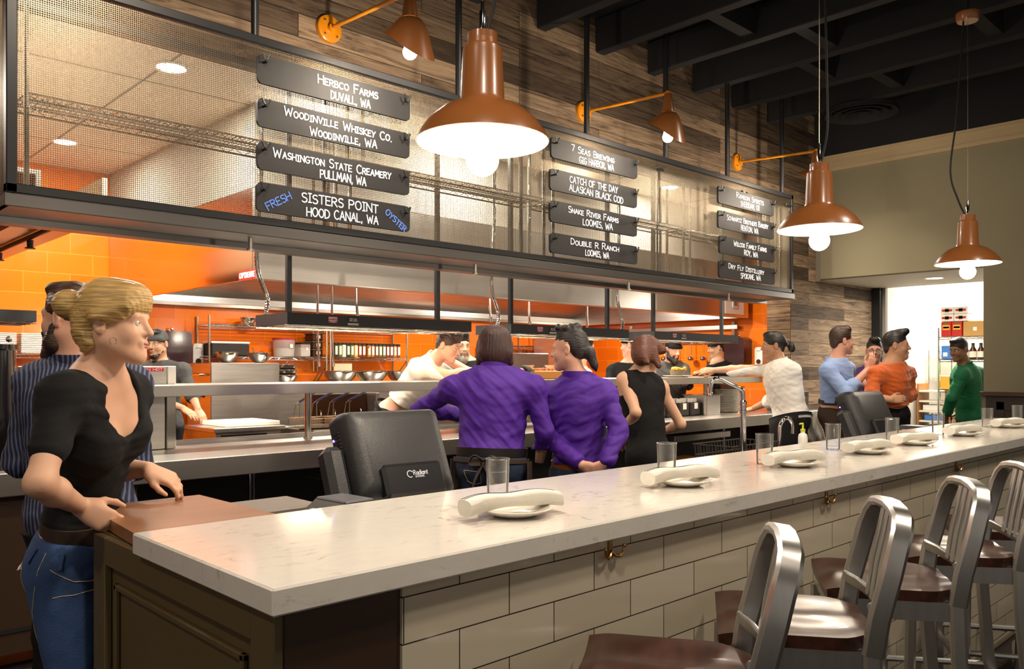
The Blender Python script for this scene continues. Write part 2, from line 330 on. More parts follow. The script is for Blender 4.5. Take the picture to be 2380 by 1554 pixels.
# ---------------------------------------------------------------- hand lettering drawn with strokes
def _A(cx,cy,rx,ry,a0,a1,n=9): return [(cx+rx*math.cos(math.radians(a0+(a1-a0)*i/n)), cy+ry*math.sin(math.radians(a0+(a1-a0)*i/n))) for i in range(n+1)]
GLY = {
'A':(.62,[[(0,0),(.31,1),(.62,0)],[(.12,.36),(.5,.36)]]), 'B':(.55,[[(0,0),(0,1)],[(0,1)]+_A(.25,.76,.25,.24,90,-90)+[(0,.52)],[(0,.52)]+_A(.27,.26,.28,.26,90,-90)+[(0,0)]]),
'C':(.58,[_A(.34,.5,.34,.5,50,310,12)]), 'D':(.58,[[(0,0),(0,1)],[(0,1)]+_A(.12,.5,.46,.5,90,-90,12)+[(0,0)]]),
'E':(.5,[[(.48,1),(0,1),(0,0),(.5,0)],[(0,.52),(.4,.52)]]), 'F':(.5,[[(.5,1),(0,1),(0,-.06)],[(0,.52),(.4,.52)]]),
'G':(.62,[_A(.34,.5,.34,.5,50,330,12)+[(.64,.45),(.36,.45)]]), 'H':(.6,[[(0,0),(0,1)],[(.6,0),(.6,1)],[(0,.5),(.6,.5)]]),
'I':(.3,[[(.15,0),(.15,1)],[(0,1),(.3,1)],[(0,0),(.3,0)]]), 'K':(.55,[[(0,0),(0,1)],[(.52,1),(0,.45),(.56,0)]]), 'L':(.46,[[(0,1),(0,0),(.46,0)]]),
'M':(.74,[[(0,0),(.08,1),(.37,.3),(.66,1),(.74,0)]]), 'N':(.6,[[(0,0),(0,1),(.6,0),(.6,1)]]), 'O':(.66,[_A(.33,.5,.33,.5,90,450,16)]),
'P':(.54,[[(0,0),(0,1)],[(0,1)]+_A(.24,.74,.29,.26,90,-90)+[(0,.48)]]), 'R':(.56,[[(0,0),(0,1)],[(0,1)]+_A(.24,.76,.27,.24,90,-90)+[(0,.52)],[(.2,.52),(.56,0)]]),
'S':(.5,[_A(.27,.76,.25,.24,40,250,9)+_A(.24,.26,.27,.27,80,-140,9)]), 'T':(.58,[[(0,1),(.58,1)],[(.29,1),(.29,0)]]), 'U':(.58,[[(0,1),(0,.3)]+_A(.29,.3,.29,.3,180,360)+[(.58,1)]]),
'V':(.58,[[(0,1),(.29,0),(.58,1)]]), 'W':(.86,[[(0,1),(.2,0),(.43,.75),(.66,0),(.86,1)]]), 'X':(.56,[[(0,0),(.56,1)],[(0,1),(.56,0)]]), 'Y':(.56,[[(0,1),(.28,.48),(.56,1)],[(.28,.48),(.2,0)]]),
'Z':(.54,[[(0,1),(.54,1),(0,0),(.54,0)]]), '7':(.5,[[(0,1),(.5,1),(.18,0)]]), ',':(.16,[[(.1,.1),(.04,-.14)]]), '.':(.14,[[(.05,.0),(.07,.07)]]), ' ':(.34,[]), '!':(.1,[[(.05,.3),(.05,1)],[(.05,0),(.05,.08)]]),
'a':(.46,[_A(.22,.3,.22,.3,20,340,10),[(.44,.6),(.44,0)]]), 'd':(.46,[_A(.22,.3,.22,.3,20,340,10),[(.44,1),(.44,0)]]), 'i':(.1,[[(.05,0),(.05,.6)],[(.05,.8),(.05,.9)]]), 'n':(.42,[[(0,0),(0,.6)],[(0,.4)]+_A(.2,.4,.2,.2,180,0,6)+[(.4,0)]]), 't':(.32,[[(.14,.9),(.14,.1),(.3,0)],[(0,.6),(.3,.6)]]),
}
def ribbon(strokes, wd, th, T):
    """flat strokes of width wd and thickness th in the x-z plane of T, facing -y"""
    vs = []; fs = []
    for s in strokes:
        for (x0,z0),(x1,z1) in zip(s[:-1],s[1:]):
            dx,dz = x1-x0,z1-z0; L = math.hypot(dx,dz) or 1e-6; dx/=L; dz/=L; e = wd*.42; h = wd/2
            p = [(x0-dx*e-dz*h, z0-dz*e+dx*h),(x1+dx*e-dz*h,z1+dz*e+dx*h),(x1+dx*e+dz*h,z1+dz*e-dx*h),(x0-dx*e+dz*h,z0-dz*e-dx*h)]
            o = len(vs); lift = th+(len(vs)//8%9)*.00005; vs += [T @ Vector((x,-lift,z)) for x,z in p]+[T @ Vector((x,0,z)) for x,z in p]
            fs += [(o,o+1,o+2,o+3),(o+7,o+6,o+5,o+4)]+[(o+i,o+4+i,o+4+(i+1)%4,o+(i+1)%4) for i in range(4)]
    return vs, fs
def stroke_text(txt, h, T, wd, th=.001, center=True, gap=1.0, width=None, caps=True):
    """capitals full height, lower case letters drawn as smaller capitals (small caps) unless a lower case glyph exists and caps is False"""
    rr = random.Random(txt); pos = []; x = 0; big = True
    for ch in txt:
        small = ch.islower()
        g = GLY.get(ch) if (small and ch in 'adint' and not center) else GLY.get(ch.upper())
        sc_ = (.74 if small and center else 1.0)*(1+rr.uniform(-.04,.04))
        pos.append((x, sc_, g, rr.uniform(-.03,.05))); x += (g[0]*sc_+.17*gap*(.9 if small else 1))
    tot = x-.17*gap; k = h if width is None else width/tot
    st = []
    for (px, s_, g, dz) in pos:
        for q in g[1]: st.append([((px+a*s_-(tot/2 if center else 0))*k + rr.uniform(-.012,.012)*h, (c_*s_+dz*(1 if center else 0))*h + rr.uniform(-.012,.012)*h) for a,c_ in q])
    return ribbon(st, wd, th, T)
# ---------------------------------------------------------------- the bar
def bbox_T(x,y,z,rz=0): return Matrix.Translation((x,y,z)) @ Matrix.Rotation(rz,4,'Z')
tag(MB().cbox((.68,1.30,1.017),(6.95,1.97,1.067),.004).build('quartz_countertop','quartz'), 'long white quartz bar top with eased edges and mitred thick rim', 'countertop')
bb = thing('bar_counter', 'bar front of cream glazed brick tiles under the white bar top', 'bar', (.72,1.335,0))
MB().box((.975,1.33,.0),(6.90,1.45,1.016)).build('tile_front','tile_cream',bb)
MB().box((.722,1.337,0),(.974,1.45,1.016)).build('end_post','brown_panel',bb)
b = MB().box((.72,1.34,0),(.745,2.31,1.016)); b.build('end_panel','olive',bb)
b = MB()   # raised frame of the end panel
for y0,y1,z0,z1 in ((2.225,2.31,0,1.016),(1.336,1.425,0,1.016),(1.425,2.225,.945,1.016),(1.425,2.225,0,.12)): b.cbox((.700,y0,z0),(.7195,y1,z1),.003)
b.build('panel_frame','olive',bb)
b = MB()
for y0,y1,z0,z1 in ((2.165,2.18,.12,.905),(1.47,1.485,.12,.905),(1.47,2.18,.89,.905)): b.cbox((.707,y0,z0),(.7195,y1,z1),.003)
b.build('panel_molding','olive',bb)
MB().box((1.0,1.80,0),(6.9,1.95,1.016)).build('back_panel','dark',bb)
MB().box((.746,1.46,.05),(1.08,2.29,1.014)).build('end_cabinet','dark',bb)
T = MB().prism([(.705,1.972),(.735,2.33),(.86,2.53),(1.075,2.53),(1.085,1.972)],1.02,1.05)
tag(T.build('wooden_countertop','brown_top'), 'low brown wooden counter top at the near end of the bar', 'countertop')
# chrome foot rail
fr = thing('foot_rail','polished metal foot rail running low along the tiled bar front','rail',(1.0,1.1,0))
MB().tube([(1.0,1.16,.19),(6.9,1.16,.19)],.022,14).build('rail','chrome',fr,smooth=True)
for k in range(6):
    x = 1.3+1.05*k; MB().tube([(x,1.16,.19),(x,1.16,.0)],.018,10).tube([(x,1.16,.19),(x,1.327,.19)],.012,8).build('bracket','chrome',fr,smooth=True)
# brass coat hooks under the bar top
HK = [(1.62,'brass double coat hook on the tiles nearest the bar corner'),(2.82,'second brass double coat hook along the bar, beside the nearest stool back'),(4.14,'third brass double coat hook along the bar, beyond the second stool'),(5.35,'farthest brass double coat hook on the tiled bar front')]
h0 = None
for x,lab in HK:
    if h0 is None:
        h0 = thing('coat_hook', lab, 'hook', (x,1.33,1.0), 0, 'brass hooks under the bar top')
        MB().cbox((-.008,-.006,-.035),(.008,-.001,.014),.002).build('back_plate','brass',h0,False)
        for s in (-1,1):
            pts = [(0,-.006,-.016),(s*.010,-.011,-.028),(s*.024,-.015,-.031),(s*.034,-.017,-.022),(s*.037,-.018,-.008)]
            MB().tube(pts,[.0045,.0045,.0045,.0045,.004],8).ball((s*.037,-.018,-.006),.0055,8,6).build('hook','brass',h0,False,True)
    else: dup(h0,(x,1.33,1.0),0,lab)
# ---- stools: brushed aluminium, dark wood seats
def make_stool(lab):
    """local frame: sitter faces +Y, seat top at z=.81"""
    t = thing('bar_stool', lab, 'bar stool', (0,0,0), 0, 'aluminium bar stools in front of the bar')
    # saddle seat
    nx, ny = 20, 20; top = []; bot = []
    def hw(q): return (.178+.028*q) * (1 if q > .22 else math.sqrt(max(0.0, 1-((.22-q)/.235)**2))*.55+.45*1 if q > .0 else .55)
    for j in range(ny+1):
        q = j/ny; y = -.19+.37*q
        wd = .182+.012*q
        if q < .25: wd *= .62+.38*math.sin(q/.25*PI/2)
        for i in range(nx+1):
            s_ = -1+2*i/nx
            dip = -.014*math.exp(-((abs(s_)-.42)/.3)**2)*math.exp(-((q-.45)/.4)**2) + .010*math.exp(-(s_/.18)**2)*max(0,q-.55)
            front = -.022*max(0,(q-.82)/.18)**2*(1-.6*abs(s_)**6) 
            top.append((s_*wd, y, .81+dip+front)); bot.append((s_*wd*.985, y*.985, .778+front*.6))
    n1 = nx+1; N = len(top); fs = []
    for j in range(ny):
        for i in range(nx):
            a = j*n1+i; fs.append((a,a+1,a+n1+1,a+n1)); fs.append((N+a,N+a+n1,N+a+n1+1,N+a+1))
    rim = [i for i in range(n1)]+[j*n1+nx for j in range(1,ny+1)]+[ny*n1+i for i in range(nx-1,-1,-1)]+[j*n1 for j in range(ny-1,0,-1)]
    for k in range(len(rim)):
        a, c = rim[k], rim[(k+1)%len(rim)]; fs.append((a,N+a,N+c,c))
    MB().add(top+bot, fs).build('seat','seat_wood',t,False,50)
    # apron
    b = MB(); 
    for (p,q) in (((-.165,-.165),(.165,-.165)),((-.178,.16),(.178,.16)),((-.165,-.165),(-.178,.16)),((.165,-.165),(.178,.16))):
        a_, c_ = Vector((*p,0)), Vector((*q,0)); dd = (c_-a_).normalized(); nn = Vector((-dd.y,dd.x,0))*.009
        b.add([a_-nn+Vector((0,0,.722)),c_-nn+Vector((0,0,.722)),c_+nn+Vector((0,0,.722)),a_+nn+Vector((0,0,.722)),a_-nn+Vector((0,0,.777)),c_-nn+Vector((0,0,.777)),c_+nn+Vector((0,0,.777)),a_+nn+Vector((0,0,.777))],[(3,2,1,0),(4,5,6,7),(0,1,5,4),(1,2,6,5),(2,3,7,6),(3,0,4,7)])
    b.build('apron','alu',t,False)
    F = (1.0,.72)
    # rear legs run on into the arched back frame
    def rear(s): return [(s*.205,-.285,0),(s*.188,-.20,.35),(s*.178,-.176,.62),(s*.174,-.172,.78)]
    for s in (-1,1): MB().sweep(rear(s),(0,1,0),.042,.027).build('leg','alu',t,False,35)
    for s in (-1,1): MB().sweep([(s*.192,.178,0),(s*.182,.165,.722)],(0,1,0),.034,.026).build('leg','alu',t,False,35)
    arch = [(-.178,-.172,.77),(-.182,-.186,.86),(-.180,-.212,.96)]
    arch += [(-.176,-.226,1.02),(-.166,-.238,1.060),(-.138,-.246,1.086),(-.08,-.250,1.096),(0,-.252,1.10)]
    arch += [(-x,y,z) for x,y,z in arch[:-1][::-1]]
    MB().sweep(arch,(0,1,.15),.050,.026).build('back_frame','alu',t,False,35)
    for x in (-.052,0,.052):
        MB().sweep([(x,-.205,.858),(x,-.218,.95),(x,-.246,1.088)],(1,0,0),.026,.012).build('back_slat','alu',t,False,35)
    cb = [(-.17,-.190,.872),(-.12,-.196,.868),(-.06,-.204,.856),(0,-.206,.850),(.06,-.204,.856),(.12,-.196,.868),(.17,-.190,.872)]
    cb = [(x*1.0,y+(-.035)*(1-(x/.17)**2)+.02,z) for x,y,z in cb]
    MB().sweep(cb,(0,.35,1),.036,.011).build('cross_rail','alu',t,False,35)
    z=.30
    MB().tube([(-.197,-.215,z),(.197,-.215,z)],.012,8).build('stretcher','alu',t,False,True)
    MB().tube([(-.186,.172,z-.02),(.186,.172,z-.02)],.014,8).build('stretcher','alu',t,False,True)
    for s in (-1,1): MB().tube([(s*.197,-.213,z+.03),(s*.186,.172,z+.03)],.012,8).build('stretcher','alu',t,False,True)
    return t
ST = [(1.45,1.045,'bar stool nearest the corner of the bar, half cut off below'),(2.0,1.046,'second bar stool from the bar corner, wooden seat fully lit'),(2.584,1.046,'third bar stool from the bar corner'),(3.168,1.046,'fourth bar stool from the bar corner, its back cut by the picture edge'),(3.76,1.046,'fifth bar stool, only its seat and a leg showing')]
s0 = None
for x,y,lab in ST:
    if s0 is None: s0 = make_stool(lab); s0.location = (x,y,0); s0.rotation_euler = (0,0,math.radians(124-90))
    else: dup(s0,(x,y,0),math.radians(124-90+rnd.uniform(-2,2)),lab)
# ---- place settings
def make_plate(lab):
    t = thing('plate', lab, 'plate', (0,0,0), 0, 'small white plates along the bar')
    p = [(.001,.004),(.045,.004),(.058,.008),(.080,.016),(.0945,.021),(.096,.0195),(.082,.0115),(.060,.003),(.052,0),(.001,0)]
    MB().lathe([(r,z+.001) for r,z in p[::-1]],n=40).build('dish','porcelain',t,False,True); return t
def on_surf(o, p, off=.0008):
    ok, loc, no, ix = o.ray_cast(Vector(p), Vector((0,0,-1)))
    return loc+no*off if ok else Vector((p[0],p[1],.06))
def make_napkin(lab):
    t = thing('napkin_roll', lab, 'napkin', (0,0,0), 0, 'rolled white napkins on the plates')
    n = 40; m = 18; vs = []; rr = random.Random(3)
    for i in range(n+1):
        q = i/n; x = -.14+.28*q
        sag = -.006*abs(2*q-1)**2*2 + .002*math.sin(q*9)
        w_ = .034+.002*math.sin(q*7+1)
        h = .0195+.0015*math.sin(q*11)+.0015*math.sin(q*5+2)
        for j in range(m):
            a = 2*PI*j/m; fold = 1+.06*math.sin(3*a+q*2)
            vs.append((x+.002*math.sin(a*2), math.copysign(abs(math.cos(a))**.8,math.cos(a))*w_*fold, .045+sag+math.copysign(abs(math.sin(a))**.7,math.sin(a))*h*fold))
    fs = [(i*m+j,(i+1)*m+j,(i+1)*m+(j+1)%m,i*m+(j+1)%m) for i in range(n) for j in range(m)]+[tuple(range(m)),tuple(n*m+j for j in range(m))[::-1]]
    cl_ = MB().add(vs,fs).build('cloth','napkin',t,False,True)
    b = MB()
    for k in (0,1):
        b.tube([on_surf(cl_,(-.138+.276*i/20, .006+.012*k, .12), .0005) for i in range(21)],.0019,6)
    b.build('black_stripe','dark',cl_,False)
    return t
def make_glass(lab):
    t = thing('water_glass', lab, 'glass', (0,0,0), 0, 'clear tumblers along the bar')
    MB().lathe([(.001,.001),(.028,.001),(.030,.004),(.0345,.118),(.0355,.120),(.0345,.120),(.0325,.118),(.0285,.016),(.001,.013)],n=32).build('tumbler','glass',t,False,True); return t
PL = [(1.471,1.521,'nearest the bar corner'),(2.24,1.535,'second from the bar corner'),(2.983,1.53,'third along the bar, beside the tall tap'),(3.666,1.535,'fourth along the bar'),(4.245,1.545,'fifth along the bar, in front of the far screen'),(5.0,1.564,'sixth along the bar'),(5.89,1.578,'last visible along the bar')]
GL = [(1.605,1.73),(2.353,1.678),(2.962,1.647),(3.72,1.72),(4.38,1.71),(4.98,1.69),(5.85,1.69),(6.47,1.68)]
GN = ['behind the napkin nearest the bar corner','second from the bar corner, in front of the black dress','in front of the small curved tap','fourth along the bar, in front of the leaning chef','fifth along the bar, before the far screen','sixth along the bar, next to the far printer','seventh along the bar, against the dark wainscot','at the picture edge, last along the bar']
p0=n0=g0=None
for i,(x,y,lab) in enumerate(PL):
    lp = 'small white plate under a napkin, '+lab; ln = 'white rolled napkin with black stripes, '+lab
    rz = math.radians(-11+rnd.uniform(-4,4))
    if i==0: p0=make_plate(lp); p0.location=(x,y,1.067); n0=make_napkin(ln); n0.location=(x-.01,y,1.067); n0.rotation_euler=(0,0,rz)
    else: dup(p0,(x,y,1.067),0,lp); dup(n0,(x-.01,y,1.067),rz,ln)
for i,(x,y) in enumerate(GL):
    lg = 'clear tumbler '+GN[i]
    if i==0: g0=make_glass(lg); g0.location=(x,y,1.067)
    else: dup(g0,(x,y,1.067),0,lg)
# ---- work counter behind the bar
wc = thing('work_counter','low dark work counter hidden behind the bar top','counter',(1.12,2.0,0))
MB().cbox((1.12,1.972,.87),(6.9,2.62,.90),.004).build('worktop','steel',wc)
b = MB()
for x in (1.15,2.4,3.6,4.7,5.8,6.8): b.box((x,2.0,0),(x+.04,2.58,.87))
b.build('support','dark',wc)
MB().box((1.14,1.98,.1),(6.88,2.0,.87)).build('back_panel','dark',wc)
# touch screen terminals, seen from the back
def terminal(lab, loc, rz, logo):
    """local: screen faces +Y (the server), its back faces -Y; x to the right seen from behind"""
    t = thing('order_terminal', lab, 'terminal', loc, rz)
    tilt = Matrix.Translation((0,.02,.225)) @ Matrix.Rotation(math.radians(-24),4,'X')
    # housing: a slab with a tapered rounded back
    prof = []
    b = MB(); W,Hh = .20,.17
    rings = [(1.0,.030),(1.0,-.018),(.985,-.034),(.95,-.056),(.87,-.078),(.72,-.088)]
    vs=[]; n=None
    for k,(s_,d) in enumerate(rings):
        rp = rrect(-W*s_,-Hh*s_ + (.015*(1-s_)*4),W*s_,Hh*s_,.028*s_,5); n=len(rp)
        vs += [tilt @ Vector((x,d,z)) for x,z in rp]
    fs = [(k*n+j,k*n+(j+1)%n,(k+1)*n+(j+1)%n,(k+1)*n+j) for k in range(len(rings)-1) for j in range(n)]+[tuple(range(n))[::-1],tuple((len(rings)-1)*n+j for j in range(n))]
    ho = b.add(vs,fs).build('housing','plastic_black',t,False,35)
    MB().cbox((-W+.016,.0305,-Hh+.018),(W-.016,.034,Hh-.014),.001,tilt).build('screen','black_gloss',ho,False)
    b = MB()
    for k in range(7):
        b.box((-W-.0012,-.024,.02+k*.013),(-W+.002,.012,.0255+k*.013),tilt)
    b.build('side_vent','dark',ho,False)
    MB().ball((-W-.0012,.018,.085),.004,8,6,T=tilt).build('indicator_light','led',ho,False)
    # card reader block on the side
    MB().cbox((-W-.075,-.05,-.16),(-W-.0005,.03,.05),.02,tilt).build('card_reader','plastic_black',t,False)
    # hinge block and stand
    hc = MB().cbox((-.115,-.112,-.165),(.125,-.062,-.048),.012,tilt).build('hinge_cover','plastic_smooth',t,False)
    b = MB().tube([(.01,-.03,.115),(.01,-.045,.07),(.01,-.03,.05)],[.045,.05,.05],4,flat=(2.0,.7)); b.cbox((-.12,-.12,0),(.14,.12,.022),.008)
    b.build('stand','plastic_smooth',t,False)
    if logo:
        LT = tilt @ Matrix.Translation((0.0,-.1132,-.095))
        o = MB(); 
        o.add(*stroke_text('Radiant', .0155, LT @ Matrix.Translation((-.002,0,0)), .0016, .0004, False))
        o.add(*stroke_text('SYSTEMS', .0062, LT @ Matrix.Translation((.003,0,-.0095)), .0008, .0004, False, 1.7))
        pts = arc(-.016,.004,.0115,.6,5.2,14)
        o.add(*ribbon([[(x,z) for x,z in pts]], .0022, .0004, LT))
        o.build('logo_lettering','chalk_white',hc,False)
    return t
terminal('black touch screen order terminal seen from behind, close to the bar corner',(1.70,2.36,.90),math.radians(-4),True)
terminal('small black order terminal at the far end of the bar',(5.30,2.22,.90),math.radians(-8),False)
def printer(lab, loc, rz):
    t = thing('receipt_printer', lab, 'printer', loc, rz)
    b = MB().prism([(-.10,-.03),(.10,-.03),(.10,.085),(.07,.118),(-.03,.118),(-.10,.07)],-.075,.075,RX90); b.build('body','plastic_smooth',t,False)
    MB().tube([(-.03,-.074,.119),(.07,-.074,.119)],.004,6).cbox((-.03,-.076,.112),(.072,.076,.124),.004).build('lid','plastic_grey',t,False)
    MB().cbox((-.085,-.03,.085),(-.07,.03,.10),.002).build('button_panel','steel',t,False)
    return t
printer('grey receipt printer with rounded lid between brown shelf and terminal',(1.34,2.15,.93),math.radians(4))
printer('dark receipt printer beside the far order terminal',(5.83,2.14,.93),math.radians(-10))
tag(MB().cbox((1.125,2.28,.90),(1.36,2.50,1.02),.006).build('grey_box','grey_tray'),'flat grey box behind the receipt printer','box')
# taps, basket, soap on the counter behind the bar
t = thing('tap','tall chrome tap with long bent spout behind the bar','tap',(4.0,2.35,.90))
MB().lathe([(.030,0),(.030,.012),(.017,.02),(.0155,.30),(.02,.302),(.02,.315),(.0165,.318),(.0165,.345),(.02,.348),(.02,.362),(.012,.37)],(4.0,2.35,.90),20).build('column','chrome',t,smooth=True)
sp = [(4.0,2.35,1.24),(4.0,2.35,1.30),(3.998,2.353,1.322),(3.988,2.366,1.336),(3.96,2.402,1.356),(3.935,2.434,1.378),(3.92,2.453,1.388),(3.91,2.466,1.388),(3.902,2.477,1.378),(3.897,2.484,1.36),(3.895,2.487,1.335),(3.895,2.487,1.308)]
MB().tube(sp,.0115,12).lathe([(.013,-.02),(.013,.0),(.011,.004)],(3.895,2.487,1.308),14,cap0=True).build('spout','chrome',t,smooth=True)
t = thing('tap','small curved chrome tap behind the third tumbler','tap',(4.42,2.36,.90))
g = [(4.42,2.36,.90),(4.42,2.36,1.10)]+[(4.42+.055-.055*math.cos(a),2.36-.02*math.sin(a/2),1.10+.055*math.sin(a)) for a in (.5,1,1.57,2.1,2.7,3.14)]+[(4.53,2.34,1.06)]
MB().tube(g,.011,12).build('spout','chrome',t,smooth=True)
MB().lathe([(.022,0),(.022,.02),(.012,.03)],(4.42,2.36,.90),16).build('base','chrome',t,smooth=True)
t = thing('soap_bottle','small soap bottle with yellow green pump near the leaning chef','bottle',(4.98,2.50,.90))
MB().lathe([(.001,0),(.028,0),(.03,.01),(.03,.10),(.026,.12),(.014,.13),(.014,.14)],(4.98,2.50,.90),20).build('bottle','soap_white',t,smooth=True)
MB().lathe([(.014,.14),(.016,.142),(.016,.155),(.006,.157),(.006,.178)],(4.98,2.50,.90),14).tube([(4.98,2.50,1.078),(4.98,2.50,1.09),(4.955,2.51,1.088)],.006,8).build('pump','yellow_green',t,smooth=True)
t = thing('wire_basket','low dark wire basket at the foot of the tall tap','basket',(4.16,2.47,.90))
b = MB(); bx = (3.93,4.40); by=(2.385,2.60); 
for z in (.905,.96,1.02):
    e = (z-.9)*.12; b.tube([(bx[0]-e,by[0]-e,z),(bx[1]+e,by[0]-e,z),(bx[1]+e,by[1]+e,z),(bx[0]-e,by[1]+e,z),(bx[0]-e,by[0]-e,z)],.004,6)
for k in range(17):
    x = bx[0]+(bx[1]-bx[0])*k/16
    for y,s in ((by[0],-1),(by[1],1)): b.tube([(x,y,.905),(x,y+s*.015,1.02)],.0025,5)
for k in range(9):
    y = by[0]+(by[1]-by[0])*k/8
    for x,s in ((bx[0],-1),(bx[1],1)): b.tube([(x,y,.905),(x+s*.015,y,1.02)],.0025,5)
    b.tube([(bx[0],y,.903),(bx[1],y,.903)],.0025,5)
b.build('wire_body','wicker',t)
# ---------------------------------------------------------------- hanging mesh screen with the boards
YM = 4.15; MX0, MX1, MZ0, MZ1 = .90, 8.06, 2.16, 3.243
ms = thing('mesh_screen','long black framed wire mesh screen hung over the kitchen pass','screen',(MX0,YM,MZ0))
b = MB()
b.cbox((MX0,YM,MZ1-.045),(MX1,YM+.05,MZ1),.004).cbox((MX0,YM,MZ0+.062),(MX1,YM+.05,MZ0+.105),.004)
b.cbox((MX0,YM,MZ0+.06),(MX0+.045,YM+.05,MZ1),.004).cbox((MX1-.04,YM,MZ0+.06),(MX1,YM+.05,MZ1),.004)
b.cbox((MX0,YM+.36,MZ1-.045),(MX1,YM+.395,MZ1),.004)
for x in (MX0,MX1-.04): b.cbox((x,YM+.05,MZ1-.045),(x+.04,YM+.36,MZ1),.004); b.cbox((x,YM+.36,MZ0+.06),(x+.04,YM+.395,MZ1-.04),.004)
b.build('frame','black_metal',ms)
b = MB(); b.cbox((MX0-.01,YM-.012,MZ0),(MX1+.01,YM+.0,MZ0+.058),.003).box((MX0,YM,MZ0),(MX1,YM+.40,MZ0+.01)).box((MX0,YM+.30,MZ0-.03),(MX1,YM+.40,MZ0))
for x in (MX0,MX1-.01): b.box((x,YM,MZ0),(x+.01,YM+.4,MZ0+.058))
b.build('bottom_channel','gun',ms) if 'gun' in M else b.build('bottom_channel',mat('gun',(.16,.15,.14),.38,.9),ms)
def mesh_panel(x0,x1,z0,z1,y,px,pz,r,axis='X'):
    b = MB(); nx = int((x1-x0)/px); nz = int((z1-z0)/pz)
    def P(a,d,z): return (a,y+d,z) if axis=='X' else (y+d,a,z)
    for i in range(nx+1):
        x = x0+px*(i+.5)
        if x>x1: break
        b.add([P(x-r,-r,z0),P(x+r,-r,z0),P(x+r,r,z0),P(x-r,r,z0),P(x-r,-r,z1),P(x+r,-r,z1),P(x+r,r,z1),P(x-r,r,z1)],[(0,1,5,4),(1,2,6,5),(2,3,7,6),(3,0,4,7)])
    for i in range(nz+1):
        z = z0+pz*(i+.5)
        if z>z1: break
        b.add([P(x0,0,z-r),P(x0,r*2,z-r),P(x0,r*2,z+r),P(x0,0,z+r),P(x1,0,z-r),P(x1,r*2,z-r),P(x1,r*2,z+r),P(x1,0,z+r)],[(0,1,5,4),(1,2,6,5),(2,3,7,6),(3,0,4,7)])
    return b
mesh_panel(MX0+.04,MX1-.035,MZ0+.10,MZ1-.04,YM+.02,.0098,.0098,.0011).build('wire_mesh','mesh_metal',ms)
mesh_panel(YM+.05,YM+.36,MZ0+.06,MZ1-.04,MX0+.015,.0098,.0098,.0013,'Y').build('wire_mesh','mesh_metal',ms)
mesh_panel(YM+.05,YM+.36,MZ0+.06,MZ1-.04,MX1-.02,.0098,.0098,.0013,'Y').build('wire_mesh','mesh_metal',ms)
for x in (2.50,4.10,5.72,7.10): MB().cbox((x,YM+.022,MZ0+.06),(x+.014,YM+.04,MZ1-.02),.003).build('mullion','black_metal',ms)
b = MB()
for x in (2.42,4.05,5.05,5.66,7.02,7.9): b.cbox((x,YM-.006,3.115),(x+.11,YM+.004,3.14),.002).ball((x+.015,YM-.008,3.128),.012,8,6).ball((x+.095,YM-.008,3.128),.012,8,6)
b.build('bracket','black_metal',ms)
for x in (2.1,3.75,5.45,7.0): MB().lathe([(.012,-.02),(.012,-.075),(.02,-.078),(.02,-.088),(.004,-.09)],(x,YM+.12,MZ0+.02),12).build('drop_fitting','steel',ms)
# wire shelves inside the screen
def wire_shelf(b, x0,x1,y0,y1,z, step=.025, r=.0028, truss=True):
    for y in (y0,y1):
        b.tube([(x0,y,z),(x1,y,z)],.0045,6); b.tube([(x0,y,z-.03),(x1,y,z-.03)],.004,6)
        if truss:
            n = max(2,int((x1-x0)/.05)); b.tube([(x0+(x1-x0)*i/n,y,z-(.03 if i%2 else 0)) for i in range(n+1)],.0025,4)
    for x in (x0,x1): b.tube([(x,y0,z),(x,y1,z)],.0045,6); b.tube([(x,y0,z-.03),(x,y1,z-.03)],.004,6)
    n = max(1,int((x1-x0)/step))
    for i in range(n+1):
        x = x0+(x1-x0)*i/n; b.add([(x-r,y0,z-r),(x+r,y0,z-r),(x+r,y0,z+r),(x-r,y0,z+r),(x-r,y1,z-r),(x+r,y1,z-r),(x+r,y1,z+r),(x-r,y1,z+r)],[(0,1,5,4),(1,2,6,5),(2,3,7,6),(3,0,4,7)])
    for k in range(1,4):
        y = y0+(y1-y0)*k/4; b.tube([(x0,y,z-.006),(x1,y,z-.006)],.0035,6)
    return b
SHX = [(1.0,2.62,'chrome wire shelf behind the mesh left of the first boards'),(2.72,4.4,'chrome wire shelf behind the mesh at the first column of boards'),(4.5,6.2,'chrome wire shelf behind the mesh at the second column of boards'),(6.3,7.95,'chrome wire shelf behind the mesh at the last column of boards')]
for x0,x1,lab in SHX:
    s = thing('wire_shelf',lab,'shelf',(x0,YM+.08,MZ0),0,'wire shelves inside the mesh screen')
    wire_shelf(MB(),x0,x1,YM+.09,YM+.34,2.70).build('shelf_top','chrome',s)
    wire_shelf(MB(),x0,x1,YM+.09,YM+.34,MZ0+.06).build('shelf_top','chrome',s)
    for x in (x0,x1):
        for y in (YM+.09,YM+.34): MB().tube([(x,y,MZ0+.012),(x,y,3.1)],.0125,8).build('post','chrome',s,smooth=True)
# rods up to the ceiling
for i,(x,lab) in enumerate(((2.08,'black steel rod left of the first wall lamp'),(3.52,'black steel rod behind the first lamp shade'),(4.81,'black steel rod beside the second wall lamp plate'),(5.84,'black steel rod left of the second lamp shade'),(6.82,'black steel rod beside the third wall lamp plate'),(7.86,'black steel rod near the far end of the screen'))):
    tag(MB().tube([(x,YM+.025,MZ1),(x,YM+.025,4.42)],.022,10).build('hanger_rod','black_metal',smooth=True),lab,'rod','rods holding the mesh screen')
